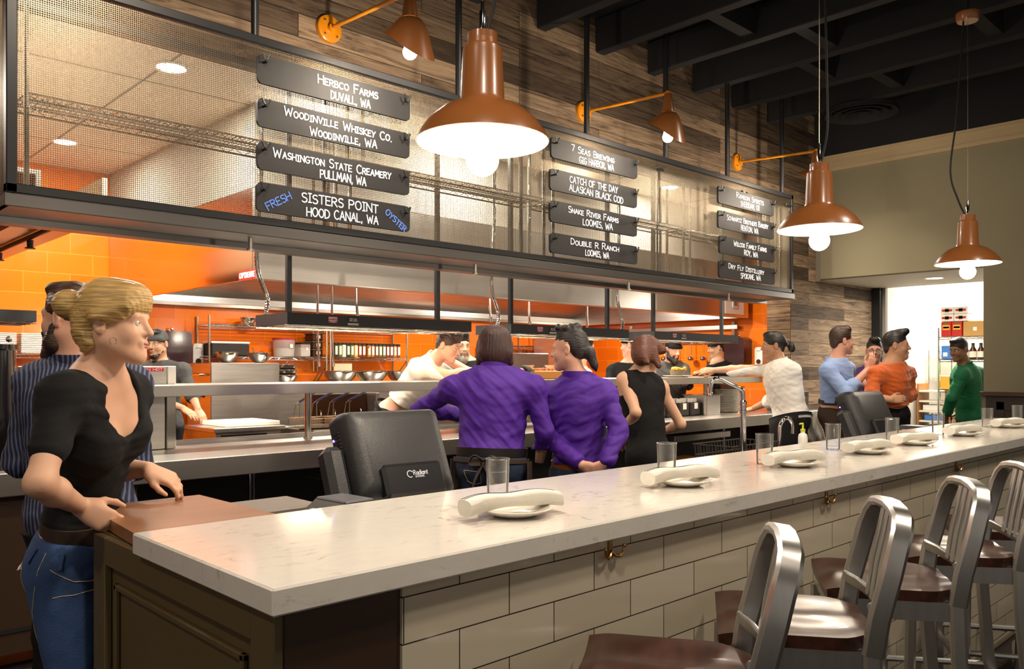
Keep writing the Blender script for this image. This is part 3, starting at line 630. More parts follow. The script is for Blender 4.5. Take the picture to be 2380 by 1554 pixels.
# ---- chalk boards
def wingnut(b, x, z):
    b.tube([(x,YM-.022,z),(x,YM-.060,z)],.006,8).ball((x,YM-.050,z),.0095,10,8)
    for s in (-1,1): b.tube([(x,YM-.050,z),(x+s*.014,YM-.052,z+.016),(x+s*.021,YM-.053,z+.036)],[.006,.0065,.008],6,flat=(.5,1))
def board(lab, x0, x1, zt, zb, lines):
    t = thing('menu_board', lab, 'board', (x0,YM,zb), 0, 'black supplier boards on the mesh screen')
    pn_ = MB().prism(rrect(x0,zb,x1,zt,.028,5),YM*-1+.006,YM*-1+.024,Matrix(((1,0,0,0),(0,0,-1,0),(0,1,0,0),(0,0,0,1)))).build('panel','chalk_black',t)
    for x in (x0+.035,x1-.04):
        b = MB(); wingnut(b,x,zt-.045); b.build('wing_nut','black_metal',t,smooth=True)
    W = x1-x0; Hh = zt-zb
    for (txt, fx, fz, fw, fh, colr, rot) in lines:
        T = Matrix.Translation((x0+W*fx, YM-.0245, zb+Hh*fz)) @ Matrix.Rotation(math.radians(-rot),4,'Y')
        vs, fs = stroke_text(txt, Hh*fh, T, Hh*(.042 if fh>.25 else .038), .0015, True, 1.0, W*fw)
        MB().add(vs,fs).build('lettering','chalk_blue' if colr=='b' else 'chalk_white',pn_)
WH='w'
BD = [
 ((599,126.6,194.7),(952,220,280),'first column, top',[('Herbco Farms',.56,.53,.40,.30,WH,0),('DUVALL, WA',.575,.10,.265,.27,WH,0)]),
 ((598,226.7,294),(951,310,368),'first column, second from top',[('Woodinville Whiskey Co.',.51,.55,.71,.30,WH,-1),('Woodinville, WA',.535,.10,.445,.30,WH,1)]),
 ((598,326.5,391.6),(950.5,397.5,454.6),'first column, third from top',[('Washington State Creamery',.475,.52,.77,.31,WH,0),('PULLMAN, WA',.53,.08,.305,.30,WH,0)]),
 ((595.5,422.7,490.8),(952,479,538.7),'first column, bottom, with blue words at both ends',[('SISTERS POINT',.515,.55,.50,.31,WH,0),('HOOD CANAL, WA',.53,.10,.47,.30,WH,1),('FRESH',.135,.33,.16,.24,'b',30),('OYSTER',.885,.28,.17,.22,'b',-34)]),
 ((1280.7,316.5,366),(1480.5,373,415.7),'second column, top',[('7 Seas Brewing',.46,.54,.49,.30,WH,-1),('GIG HARBOR, WA',.50,.10,.40,.30,WH,1)]),
 ((1278,391,440),(1479.7,439,484),'second column, second from top',[('CATCH OF THE DAY',.48,.55,.55,.30,WH,0),('ALASKAN BLACK COD',.51,.11,.62,.30,WH,-1)]),
 ((1278,465,514.6),(1480,505,549.7),'second column, third from top',[('Snake River Farms',.475,.56,.57,.28,WH,-1),('LOOMIS, WA',.52,.11,.34,.29,WH,0)]),
 ((1278.5,537,586.8),(1480.5,574.6,614.3),'second column, bottom',[('Double R Ranch',.49,.55,.55,.30,WH,0),('LOOMIS, WA',.51,.10,.27,.29,WH,0)]),
 ((1669,430.5,470.5),(1797.6,466.5,503.8),'third column, top',[('Ransom Spirits',.55,.56,.49,.29,WH,-1),('SHERIDAN, OR',.55,.13,.34,.29,WH,0)]),
 ((1669,487.6,528),(1798,519,557),'third column, second from top',[('Schwartz Brothers Bakery',.51,.56,.74,.29,WH,0),('RENTON, WA',.54,.13,.31,.29,WH,0)]),
 ((1672,546,587.6),(1799,572,610),'third column, third from top',[('Wilcox Family Farms',.54,.55,.60,.29,WH,0),('ROY, WA',.55,.12,.25,.29,WH,0)]),
 ((1671,604,643.5),(1800,624.6,662.4),'third column, bottom',[('Dry Fly Distillery',.47,.57,.63,.28,WH,-1),('SPOKANE, WA',.545,.13,.36,.29,WH,0)]),
]
for (ul,tl,bl),(ur,tr,br),lab,lines in BD:
    a = at(ul,tl,Y=YM-.02); b_ = at(ul,bl,Y=YM-.02); c_ = at(ur,tr,Y=YM-.02); d_ = at(ur,br,Y=YM-.02)
    first = {'H':'','7':''}
    board('black board with white hand lettering, '+lab, a.x, c_.x, (a.z+c_.z)/2, (b_.z+d_.z)/2, lines)
# ---- pendants over the bar
def pendant(lab, x, y, zr, ztop, canopy):
    t = thing('pendant_lamp', lab, 'pendant lamp', (x,y,zr), 0, 'orange enamel pendant lamps over the bar')
    out = [(.045,.305),(.046,.290),(.058,.280),(.060,.265),(.066,.13),(.072,.118),(.120,.098),(.165,.060),(.192,.022),(.200,.002)]
    inn = [(.197,.0),(.188,.020),(.160,.055),(.115,.090),(.070,.105),(.001,.107)]
    ls = MB().lathe(out,(x,y,zr),40).build('lamp_shade','enamel_orange',t,smooth=True)
    MB().lathe(out[-1:]+inn,(x,y,zr),40).build('shade_lining','enamel_white',ls,smooth=True)
    MB().lathe([(.001,.335),(.045,.325),(.045,.305)],(x,y,zr),24).build('neck_cap','enamel_orange',t,smooth=True)
    MB().lathe([(.011,.33),(.011,.39),(.006,.40),(.006,.42),(.003,.425)],(x,y,zr),12).build('stem','chrome',t,smooth=True)
    MB().tube([(x,y,zr+.42),(x,y,ztop)],.0018,6).build('cable','wire_gold',t)
    cord = [(x+.010,y,zr+.32),(x+.03,y-.01,zr+.40),(x+.04,y-.02,zr+.48),(x+.045,y-.02,zr+.62)] if not canopy else [(x-.008,y+.01,zr+.32),(x-.05,y+.045,zr+.43),(x-.085,y+.08,zr+.62),(x-.05,y+.05,zr+1.0),(x-.02,y+.02,ztop)]
    if not canopy: cord += [(x+.03,y-.015,zr+1.2),(x+.02,y-.01,ztop)]
    MB().tube(smooth_path(cord,5),.006,8).build('cord','dark',t,smooth=True)
    b = MB(); b.ball((x,y,zr-.052),.049,24,16,(1,1,1)).lathe([(.043,-.03),(.036,.05),(.03,.10)],(x,y,zr),20)
    bo = b.build('bulb','bulb',t,smooth=True); bo.visible_shadow = True
    lamp('POINT',(x,y,zr-.155),20,WARM,.05)
    MB().lathe([(.001,.0),(.062,.0),(.070,.012),(.072,.055),(.001,.060)],(x,y,ztop),30).build('ceiling_canopy','enamel_orange',t,smooth=True)
    if canopy: MB().tube([(x,y,ztop+.05),(x,y,4.13)],.012,8).build('conduit','black_metal',t)
def smooth_path(p, k=5):
    P = [Vector(q) for q in p]; out = []
    for i in range(len(P)-1):
        a,b_,c_,d_ = P[max(i-1,0)],P[i],P[i+1],P[min(i+2,len(P)-1)]
        for j in range(k):
            t = j/k; out.append(.5*((2*b_)+(c_-a)*t+(2*a-5*b_+4*c_-d_)*t*t+(3*b_-a-3*c_+d_)*t**3))
    return out+[P[-1]]
pendant('large orange pendant lamp hanging nearest, in front of the mesh screen',1.645,1.84,2.122,4.06,False)
pendant('orange pendant lamp in front of the far end of the mesh screen',3.885,1.865,2.122,4.06,False)
pendant('small far orange pendant lamp with its round ceiling plate showing',5.966,1.84,2.135,3.745,True)
# ---- wall lamps
def sconce(lab, x, tilt):
    y, z = 4.55, 3.58
    t = thing('wall_lamp', lab, 'wall lamp', (x,y,z), 0, 'orange gooseneck lamps on the timber wall')
    RT = Matrix.Translation((x,y,z)) @ RX90
    bp_ = MB().lathe([(.001,.062),(.022,.062),(.024,.035),(.070,.033),(.084,.026),(.088,.012),(.088,.0)],T=RT,n=32).build('back_plate','enamel_yellow',t,smooth=True)
    b = MB()
    for k in range(4):
        a = PI/4+PI/2*k; c_ = RT @ Vector((.060*math.cos(a),.060*math.sin(a),.036)); b.ball(c_,.008,8,6)
    b.build('screw','chrome',bp_)
    e = Vector((x,y-.86,z-.045))
    MB().tube([(x,y-.05,z),(x,y-.40,z-.02),e],.0125,12).ball(e,.024,12,8).build('arm','enamel_yellow',t,smooth=True)
    # socket and angled shade; the low side of the rim faces the room
    MB().lathe([(.020,.0),(.028,-.01),(.034,-.05),(.044,-.115),(.046,-.145),(.052,-.150)],e,24).build('socket','enamel_orange',t,smooth=True)
    n = 40; rings = []; prof = [(.046,-.148,0),(.066,-.158,0),(.088,-.185,.06),(.108,-.225,.30),(.122,-.265,.62),(.138,-.305,1.0)]
    def shade(off):
        vs = []
        for r,zz,k in prof:
            for j in range(n):
                a = 2*PI*j/n; sx = math.cos(a); sy = math.sin(a)
                sl = sy*.97-sx*.10           # towards the wall the rim rises and flares out
                vs.append((e.x+(r+off)*sx - .02*k*max(0,sl)*.4, e.y+(r+off)*sy + .050*k*max(0,sl), e.z+zz+k*(.118*sl+.012)))
        return vs, [(i*n+j,i*n+(j+1)%n,(i+1)*n+(j+1)%n,(i+1)*n+j) for i in range(len(prof)-1) for j in range(n)]
    ls = MB().add(*shade(0)).build('lamp_shade','enamel_orange',t,smooth=True)
    MB().add(*shade(-.003)).build('shade_lining','enamel_white',ls,smooth=True)
    b = MB(); b.ball((e.x,e.y,e.z-.335),.040,20,14).lathe([(.036,-.32),(.024,-.26),(.02,-.17)],e,16); b.build('bulb','bulb',t,smooth=True)
    lamp('POINT',(e.x,e.y+.02,e.z-.405),26,WARM,.035)
sconce('yellow orange wall lamp nearest, above the first column of boards',2.758,0)
sconce('yellow orange wall lamp above the second column of boards',5.19,0)
sconce('yellow orange wall lamp farthest along the timber wall',7.61,0)
# ---------------------------------------------------------------- the pass counter
ZE = .959
ec = thing('pass_counter','long stainless steel pass counter with deep front edge','counter',(2,4.35,0))
MB().cbox((-2,4.35,ZE-.11),(9.28,4.385,ZE),.004).cbox((-2,4.386,ZE-.03),(9.28,5.20,ZE-.001),.003).cbox((9.245,4.39,ZE-.11),(9.28,5.2,ZE-.031),.003).build('worktop','steel_h',ec)
MB().cbox((-2,5.201,ZE-.03),(8.6,5.225,ZE+.03),.003).build('back_rail','steel_h',ec)
MB().box((-2,4.42,.10),(1.55,5.15,ZE-.035)).build('closed_cabinet','brown_panel',ec)
b = MB()
for x in (-.9,.0,.82): b.box((x,4.412,.16),(x+.02,4.419,.84))
b.box((-2,4.412,.20),(1.55,4.419,.22)); b.build('door_gap','dark',ec)
MB().box((1.56,4.95,.05),(9.2,5.15,ZE-.035)).build('back_panel','dark',ec)
for x in (2.2,3.1,4.0,5.1,6.2,7.2,8.2,9.1):
    b = MB().tube([(x,4.46,.0),(x,4.46,ZE-.035)],.019,10)
    for k in range(14): b.lathe([(.0215,-.005),(.0215,.005)],(x,4.46,.12+.055*k),10)
    b.build('leg','chrome',ec,smooth=True)
for x0,x1 in ((2.65,3.3),(6.3,7.25)): MB().cbox((x0,4.40,ZE-.20),(x1,4.9,ZE-.14),.004).build('drawer','steel_h',ec)
wire_shelf(MB(),1.7,9.1,4.48,4.93,.42,.03).build('under_shelf','chrome',ec)
pz = thing('pass_shelf','raised stainless steel shelf on posts above the pass counter','shelf',(2.9,4.78,ZE))
MB().cbox((-1.5,4.78,1.279),(8.55,4.80,1.346),.004).cbox((-1.5,4.801,1.316),(8.55,5.34,1.345),.003).cbox((-1.5,5.32,1.285),(8.55,5.34,1.315),.002).build('top','steel_h',pz)
for x in (.45,2.91,5.37,7.82): MB().lathe([(.032,0),(.032,.012),(.0225,.016),(.0225,.355)],(x,5.06,ZE),18).build('post','steel_bright',pz,smooth=True)
def crate(n, lab, cat, x0,x1,y0,y1,z0,z1, m, c=.006): return tag(MB().cbox((x0,y0,z0),(x1,y1,z1),c).build(n,m),lab,cat)
# steel warmer left on the pass, with its red warning
wm = thing('food_warmer','steel food warmer box standing on the pass counter behind the blonde server','warmer',(1.6,5.0,ZE))
MB().cbox((1.1,4.98,ZE+.002),(1.91,5.19,1.275),.004).build('body','steel',wm); MB().cbox((1.912,4.97,ZE+.002),(1.97,5.19,1.275),.004).build('corner_post','steel_bright',wm)
gd = thing('steel_guard','low steel guard with a red warning label on the pass shelf','guard',(1.6,5.0,1.346))
MB().cbox((1.15,5.02,1.347),(1.935,5.05,1.455),.003).build('panel','steel',gd); MB().cbox((1.937,5.01,1.347),(1.985,5.06,1.457),.003).build('end_strip','soap_white',gd)
MB().cbox((1.70,5.0165,1.425),(1.915,5.0195,1.448),.001).build('warning_label','red',gd)
MB().add(*stroke_text('CAUTION HOT',.0135,Matrix.Translation((1.807,5.0165,1.4295)),.002,.0008,True,1,.20)).build('lettering','chalk_white',gd)
# ---- heat lamps
def heat_lamp(x0,x1,y0,y1,z0,z1,lab,mark=True):
    t = thing('heat_lamp',lab,'heat lamp',((x0+x1)/2,y0,z0),0,'black strip heat lamps over the pass')
    MB().box((x0,y0,z0),(x1,y0+.006,z1)).box((x0,y1-.006,z0),(x1,y1,z1)).box((x0,y0+.006,z1-.006),(x1,y1-.006,z1)).box((x0,y0+.006,z0),(x0+.006,y1-.006,z1-.006)).box((x1-.006,y0+.006,z0),(x1,y1-.006,z1-.006)).build('housing','black_speck',t)
    MB().box((x0+.01,y0+.008,z0+.02),(x1-.01,y1-.008,z0+.03)).build('reflector','steel_bright',t)
    b = MB(); b.tube([(x0+.03,y0+.10,z0+.008),(x1-.03,y0+.10,z0+.008)],.006,8).tube([(x0+.03,y1-.10,z0+.008),(x1-.03,y1-.10,z0+.008)],.006,8)
    b.build('heating_rod','steel_bright',t)
    b = MB()
    for y in (y0+.004,y0+.05,y0+.15,y1-.05,y1-.15,y1-.004): b.tube([(x0,y,z0-.008),(x1,y,z0-.008)],.003,5)
    for k in range(int((x1-x0)/.16)): b.tube([(x0+.08+.16*k,y0,z0-.008),(x0+.08+.16*k,y1,z0-.008)],.003,5)
    b.build('wire_guard','chrome',t)
    if mark:
        xm = x0+.30
        mp_ = MB().cbox((xm,y0-.002,z0+.022),(xm+.075,y0-.0005,z0+.066),.001).build('maker_plate','red_dark',t)
        MB().add(*stroke_text('HATCO',.011,Matrix.Translation((xm+.0375,y0-.002,z0+.048)),.002,.0006,True,1,.06)).add(*ribbon([[(.0,.0),(.06,.0)],[(.01,-.010),(.05,-.010)]],.003,.0006,Matrix.Translation((xm+.007,y0-.002,z0+.038)))).build('maker_lettering','chalk_white',mp_)
        dp_ = MB().cbox((xm+.15,y0-.002,z0+.006),(xm+.245,y0-.0005,z0+.060),.001).build('data_plate','dark',t)
        MB().add(*ribbon([[(.02,.048),(.045,.048)],[(.055,.048),(.075,.048)],[(.02,.036),(.04,.036)],[(.05,.036),(.08,.036)],[(.005,.016),(.09,.016)],[(.005,.008),(.09,.008)]],.004,.0006,Matrix.Translation((xm+.15,y0-.002,z0+.006)))).build('data_lettering','label_white',dp_)
    return t
mat('black_speck','1a1a1b',.55,bump=(220,.3),noise=((500,500,500),.7))
HL = [(2.64,4.22,'black strip heat lamp nearest, above the steel pass shelf'),(4.65,6.2,'black strip heat lamp behind the two purple shirts'),(6.6,8.15,'black strip heat lamp farthest, above the bearded cook')]
for x0,x1,lab in HL:
    heat_lamp(x0,x1,4.85,5.29,1.728,1.806,lab)
    lamp('AREA',((x0+x1)/2,5.07,1.715),10,(1,.74,.5),1.4,size_y=.25)
heat_lamp(.25,1.405,5.72,6.12,1.73,1.80,'black strip heat lamp at the far left, cut by the picture edge',False)
lamp('AREA',(.85,5.9,1.715),9,(1,.72,.45),1.0,size_y=.25)
for x0,x1 in ((2.64,4.22),(4.65,6.2),(6.6,8.15)):
    for k,x in enumerate((x0+.03,x0+1.27)):
        tag(MB().cbox((x-.017,4.872,1.806),(x+.017,4.906,3.35),.003).build('lamp_rod','black_metal'),'black square rod holding a heat lamp over the pass','rod','rods of the heat lamps')
for i,(x,y,lab) in enumerate(((2.66,5.25,'ribbed steel flexible conduit at the near end of the first heat lamp'),(4.78,5.2,'ribbed steel flexible conduit above the woman with brown bob'),(6.42,5.15,'ribbed steel flexible conduit above the black capped cook'))):
    p = smooth_path([(x,y,3.35),(x,y,2.7),(x-.03,y,2.3),(x-.02,y,2.1),(x+.04,y-.01,1.92),(x+.02 if i else x+.02,y-.02,1.806)],14)
    b = MB(); b.tube(p,[.014 if k%2 else .018 for k in range(len(p))],10)
    tag(b.build('flexible_conduit','chrome',smooth=True),lab,'conduit','flexible conduits of the heat lamps')
# ---- exhaust hood
mat('steel_dull',(.42,.37,.29),.8,.0)
hd = thing('exhaust_hood','big stainless steel exhaust hood over the cook line, its end mirroring orange','exhaust hood',(2.75,5.53,2.09))
MB().cbox((2.75,5.53,2.088),(9.54,5.56,2.74),.003).build('front_panel','steel_h',hd); MB().cbox((2.75,5.53,2.743),(9.54,5.56,3.349),.003).build('enclosure_panel','steel_dull',hd)
(MB().cbox((2.75,5.561,2.088),(2.78,8.58,2.74),.003).build('end_panel','steel_end',hd), MB().cbox((2.75,5.561,2.743),(2.78,8.58,3.349),.003).build('enclosure_panel','steel_dull',hd)) if mat('steel_end',(.66,.60,.54),.13,1.0) else 0
MB().cbox((9.51,5.561,2.088),(9.54,8.58,3.349),.003).build('end_panel','steel',hd)
MB().add([(2.78,5.56,2.75),(9.51,5.56,2.75),(9.51,7.2,2.75),(2.78,7.2,2.75),(9.51,8.55,2.2),(2.78,8.55,2.2),(9.51,8.55,2.09),(2.78,8.55,2.09)],[(0,1,2,3),(3,2,4,5),(5,4,6,7)]).build('inner_lining','steel',hd)
b = MB()
for k in range(14): b.box((2.9+.47*k,7.25,2.70),(2.91+.47*k,8.5,2.21))
MB().cbox((2.78,8.50,2.09),(9.51,8.56,2.13),.004).build('grease_gutter','steel_bright',hd)
MB().cbox((2.80,5.562,2.088),(9.5,5.64,2.11),.004).build('front_lip','steel',hd)
for x in (3.6,5.9,8.2):
    b = MB(); b.lathe([(.001,-.17),(.05,-.165),(.062,-.12),(.062,-.04),(.07,-.03),(.07,0)],(x,6.6,2.75),18); b.build('hood_light','soap_white',hd,smooth=True)
MB().cbox((8.98,5.524,2.12),(9.42,5.529,2.42),.002).cbox((9.14,5.516,2.2),(9.26,5.5235,2.34),.003).build('control_plate','soap_white',hd)
MB().cbox((9.165,5.511,2.225),(9.235,5.5155,2.32),.003).build('switch','trim_grey',hd)
E0 = at(575,639,X=2.748); 
PT = Matrix.Translation((2.746,E0.y,E0.z)) @ Matrix.Rotation(-PI/2,4,'Z')
MB().cbox((-.13,-.002,-.035),(.13,-.0005,.035),.001,PT).build('maker_plate','red',hd)
MB().add(*stroke_text('CAPTIVEAIRE',.034,PT @ Matrix.Translation((0,-.002,-.016)),.0075,.001,True,1,.235)).build('maker_lettering','chalk_white',hd)
# pale left hood with black pipe
lh = thing('side_hood','pale steel hood corner at the upper left under the mesh screen','exhaust hood',(1.0,6.0,2.4))
MB().box((1.40,5.6,2.40),(1.78,8.58,2.43)).box((1.75,5.6,2.43),(1.78,8.58,2.66)).build('lip','olive_steel',lh) if mat('olive_steel',(.50,.44,.30),.4,.6) else 0
MB().box((-2.4,5.6,2.62),(1.40,8.58,2.65)).box((1.37,5.6,2.43),(1.40,8.58,2.62)).build('underside','steel',lh)
b = MB().tube([(1.58,5.5,2.375),(1.58,8.5,2.375)],.018,10)
for y in (6.6,7.5): b.lathe([(.022,-.02),(.02,-.07),(.035,-.075),(.035,-.082),(.004,-.085)],(1.58,y,2.375),10)
b.build('sprinkler_pipe','black_metal',lh,smooth=True)
# ---- cook line
ov = thing('steel_oven','tall steel oven with two bowls on top behind the pass','oven',(3.34,7.6,0))
MB().cbox((3.34,7.6,.05),(4.05,8.15,1.494),.006).build('body','steel',ov); MB().tube([(3.325,7.70,1.38),(3.29,7.72,1.38),(3.29,8.02,1.38),(3.325,8.04,1.38)],.010,8).build('handle','chrome',ov)
MB().cbox((3.325,7.75,1.16),(3.338,8.0,1.24),.003).build('control_panel','black_gloss',ov)
b = MB()
for k in range(3): b.cbox((3.321,7.80+.06*k,1.19),(3.3245,7.83+.06*k,1.21),.001)
b.build('display','led',ov)
b = MB()
for x in (3.36,4.0):
    for y in (7.63,8.1): b.tube([(x,y,0),(x,y,.05)],.02,8)
b.build('foot','dark',ov)
def bowl(lab,x,y,z,r,h,grp='steel mixing bowls in the kitchen'):
    p = [(.001,.004),(r*.35,.005),(r*.62,h*.18),(r*.85,h*.55),(r*.97,h*.97),(r*1.03,h),(r*1.03,h-.006),(r*.95,h*.9),(r*.82,h*.5),(r*.6,h*.12),(r*.33,.0),(.001,.0)]
    return tag(MB().lathe([(a,b_+z) for a,b_ in p[::-1]],(x,y,0),28).build('mixing_bowl','steel_bright',smooth=True),lab,'bowl',grp)
bowl('steel mixing bowl on the oven, nearer the wicker basket',3.58,7.78,1.495,.112,.105); bowl('steel mixing bowl on the oven with a whisk in it',3.93,7.80,1.495,.112,.105)
tag(MB().tube([(3.90,7.82,1.53),(3.885,7.83,1.62),(3.875,7.84,1.65)],.006,6).tube(smooth_path([(3.90,7.82,1.53),(3.95,7.79,1.56),(3.97,7.77,1.60),(3.92,7.80,1.61)],4),.003,5).build('whisk','chrome'),'small wire whisk standing in the steel bowl on the oven','whisk')
bt = thing('back_table','steel work table along the orange wall','table',(5.5,7.9,0))
MB().cbox((4.10,7.75,1.24),(7.6,8.56,1.27),.003).build('top','steel_h',bt); MB().box((4.12,7.8,.05),(7.58,8.5,1.235)).build('cabinet','steel',bt)
for x in (4.2,5.8,7.5): MB().tube([(x,7.85,0),(x,7.85,.05)],.02,8).build('foot','chrome',bt)
for k in range(3): bowl('steel bowl nested in the stack beside the oven, '+('lowest','middle','topmost')[k],4.30,7.92,1.272+.055*k,.12-.004*k,.10,'bowls stacked beside the oven')
tag(MB().tube(smooth_path([(4.30,7.92,1.44),(4.30,7.9,1.5),(4.34,7.88,1.545),(4.39,7.86,1.53)],4),.007,6).build('ladle','chrome'),'curved ladle handle sticking out of the stacked bowls','ladle')
for k,(x,lab) in enumerate(((5.02,'wide shallow steel bowl under the spice shelf, nearest the hanging board'),(5.44,'wide shallow steel bowl under the spice shelf, middle of three'),(5.87,'wide shallow steel bowl nearest the leaning white chef'))): bowl(lab,x,8.02,1.272,.20,.14,'wide bowls on the back table')
# prep table, cutting board, fryer
pt = thing('prep_table','low steel table holding the white cutting board','table',(3.2,6.7,0))
MB().cbox((2.85,6.42,.92),(3.48,7.02,.955),.004).build('top','steel_h',pt); MB().box((2.88,6.46,.1),(3.45,6.98,.915)).build('cabinet','steel',pt)
MB().cbox((2.90,6.405,.80),(3.3,6.419,.90),.003).build('knob_panel','black_gloss',pt)
b = MB()
for k in range(3): b.lathe([(.001,.02),(.02,.018),(.022,0)],T=Matrix.Translation((2.98+.1*k,6.404,.85))@RX90,n=12)
b.build('knob','chrome',pt,smooth=True)
for x in (2.92,3.43):
    for y in (6.5,6.94): MB().tube([(x,y,0),(x,y,.1)],.02,8).build('foot','chrome',pt)
tag(MB().cbox((2.98,6.5,.956),(3.47,7.0,.992),.006).build('cutting_board','cut_white'),'thick white cutting board under the cook\'s hands'.replace("'s",""),'cutting board')
fy = thing('deep_fryer','steel deep fryer with a row of wire baskets','fryer',(3.9,6.0,0))
MB().cbox((3.50,6.0,.08),(4.50,6.06,.93),.005).cbox((3.50,6.60,.08),(4.50,6.70,.93),.005).cbox((3.50,6.061,.08),(3.53,6.599,.93),.004).cbox((4.47,6.061,.08),(4.50,6.599,.93),.004).box((3.53,6.06,.08),(4.47,6.6,.80)).build('body','steel',fy)
MB().cbox((3.88,6.66,.931),(4.46,6.70,1.20),.004).build('splash_back','grill_brown',fy); MB().cbox((4.461,6.50,.931),(4.50,6.75,1.21),.004).build('side_splash','steel',fy)
for x in (3.95,4.1,4.38): MB().tube([(x,6.655,1.06),(x,6.63,1.04),(x,6.63,1.015),(x,6.645,1.0)],.006,6).build('basket_hook','chrome',fy)
for x in (3.55,4.45):
    for y in (6.05,6.65): MB().tube([(x,y,0),(x,y,.08)],.02,8).build('caster','dark',fy)
def fry_basket(lab,x,y):
    t = thing('fry_basket',lab,'fry basket',(x,y,.88),0,'wire baskets standing in the fryer')
    b = MB(); w_,d_,h_ = .075,.15,.13
    for z in (0,h_): b.tube([(x-w_,y-d_,.88+z),(x+w_,y-d_,.88+z),(x+w_,y+d_,.88+z),(x-w_,y+d_,.88+z),(x-w_,y-d_,.88+z)],.0045,6)
    for k in range(8):
        xx = x-w_+2*w_*k/7
        for yy in (y-d_,y+d_): b.tube([(xx,yy,.88),(xx,yy,.88+h_)],.0013,4,cap=False)
        b.tube([(xx,y-d_,.88),(xx,y+d_,.88)],.0013,4,cap=False)
    for k in range(13):
        yy = y-d_+2*d_*k/12
        for xx in (x-w_,x+w_): b.tube([(xx,yy,.88),(xx,yy,.88+h_)],.0013,4,cap=False)
    for k in range(1,6):
        z = .88+h_*k/6; b.tube([(x-w_,y-d_,z),(x+w_,y-d_,z),(x+w_,y+d_,z),(x-w_,y+d_,z),(x-w_,y-d_,z)],.0013,4,cap=False)
    b.build('wire_cage','wire_gold',t)
    b = MB()
    for s in (-.03,.03): b.tube([(x+s,y+d_,.88+h_),(x+s*.6,y+d_-.02,1.13),(x+s*.4,y+d_-.07,1.155)],.004,6)
    b.build('handle_frame','wire_gold',t)
    MB().tube([(x,y+d_-.05,1.15),(x-.03,y+d_-.34,1.23)],.0125,8,flat=(1.3,.7)).build('handle_grip','blue_handle',t,smooth=True)
    return t
for i,x in enumerate((3.62,3.79,3.96,4.13)): fry_basket(['fry basket nearest the cutting board','second fry basket from the cutting board','third fry basket from the cutting board','fry basket next to the steel post'][i],x,6.34)
tag(MB().cbox((3.40,6.02,.935),(4.0,6.055,.95),.003).build('steel_tray','grill_brown') ,'long narrow steel tray on the fryer front edge','tray')
# ---- wall shelves
def wall_shelf(lab,x0,x1,zs,y0=8.28,y1=8.57):
    t = thing('wall_shelf',lab,'shelf',(x0,y1,zs[0]))
    for z in zs: wire_shelf(MB(),x0,x1,y0,y1,z,.03).build('shelf_top','chrome',t)
    for x in (x0,x1):
        for y in (y0,y1): MB().tube([(x,y,zs[0]-.16),(x,y,zs[-1]+.09)],.011,8).build('post','wire_gold',t,smooth=True)
        MB().tube([(x,y0,zs[0]-.03),(x,8.59,zs[0]-.3)],.009,8).build('brace','wire_gold',t)
    return t
wall_shelf('chrome wire wall shelf with two tiers above the oven',3.62,5.0,(1.565,1.90)); wall_shelf('chrome wire wall shelf holding the row of spice jars',5.05,6.14,(1.565,1.90)); wall_shelf('chrome wire wall shelf with white plates at the far left',.6,2.3,(1.565,))
ba = thing('wicker_basket','black woven basket lined with white paper on the wall shelf','basket',(3.86,8.42,1.57))
MB().cbox((3.66,8.31,1.571),(4.08,8.53,1.70),.012).build('weave','wicker',ba); MB().cbox((3.655,8.305,1.701),(4.085,8.535,1.722),.008).build('liner','paper',ba)
def tub(name,lab,x,w_,h,lidm,fill,fh,r=True):
    t = thing(name,lab,'container',(x,8.42,1.57))
    if r:
        MB().lathe([(.001,0),(w_*.86,0),(w_*.9,.01),(w_,h)],(x,8.42,1.571),24).build('tub','clear_plastic',t,smooth=True)
        MB().lathe([(.001,.004),(w_*.82,.004),(w_*.86,fh),(.001,fh+.01)],(x,8.42,1.572),20).build('contents',fill,t,smooth=True)
        MB().lathe([(w_*1.03,h),(w_*1.05,h+.004),(w_*1.05,h+.016),(.001,h+.018)],(x,8.42,1.571),24).build('lid',lidm,t,smooth=True)
    else:
        MB().cbox((x-w_,8.33,1.571),(x+w_,8.51,1.571+h),.01).build('tub','clear_plastic',t); MB().cbox((x-w_*.94,8.335,1.574),(x+w_*.94,8.505,1.574+fh),.006).build('contents',fill,t); MB().cbox((x-w_*1.05,8.32,1.572+h),(x+w_*1.05,8.52,1.588+h),.005).build('lid',lidm,t)
    MB().cbox((x+w_*.05,8.42-(w_+.003 if r else .094),1.571+h*.5),(x+w_*.35,8.42-(w_+.001 if r else .092),1.571+h*.72),.0005).build('label','label_white',t)
tub('clear_tub','round clear tub with red lid half full of flour',4.54,.125,.19,'red','flour',.09); tub('clear_tub','small square clear tub with dark lid of pale flour',4.765,.062,.145,'dark','flour',.10,False)
for k in range(3):
    t = thing('storage_box','dark lidded storage box on the wall shelf, '+('bottom','middle','top')[k]+' of three','box',(4.92,8.42,1.57+.09*k),0,'stacked storage boxes')
    MB().cbox((4.855,8.33,1.571+.091*k),(4.985,8.51,1.645+.091*k),.006).build('box','grill_brown',t); MB().cbox((4.845,8.32,1.646+.091*k),(4.992,8.52,1.659+.091*k),.003).build('lid','olive',t); MB().cbox((4.9,8.327,1.60+.091*k),(4.95,8.329,1.635+.091*k),.0005).build('label','label_white',t)
sm = ['spice_a','spice_d','spice_b','flour','spice_d','spice_b','yellow_food','spice_c','spice_c','spice_a','spice_a','spice_c','spice_b','spice_b','spice_c','spice_c','spice_a','spice_c']
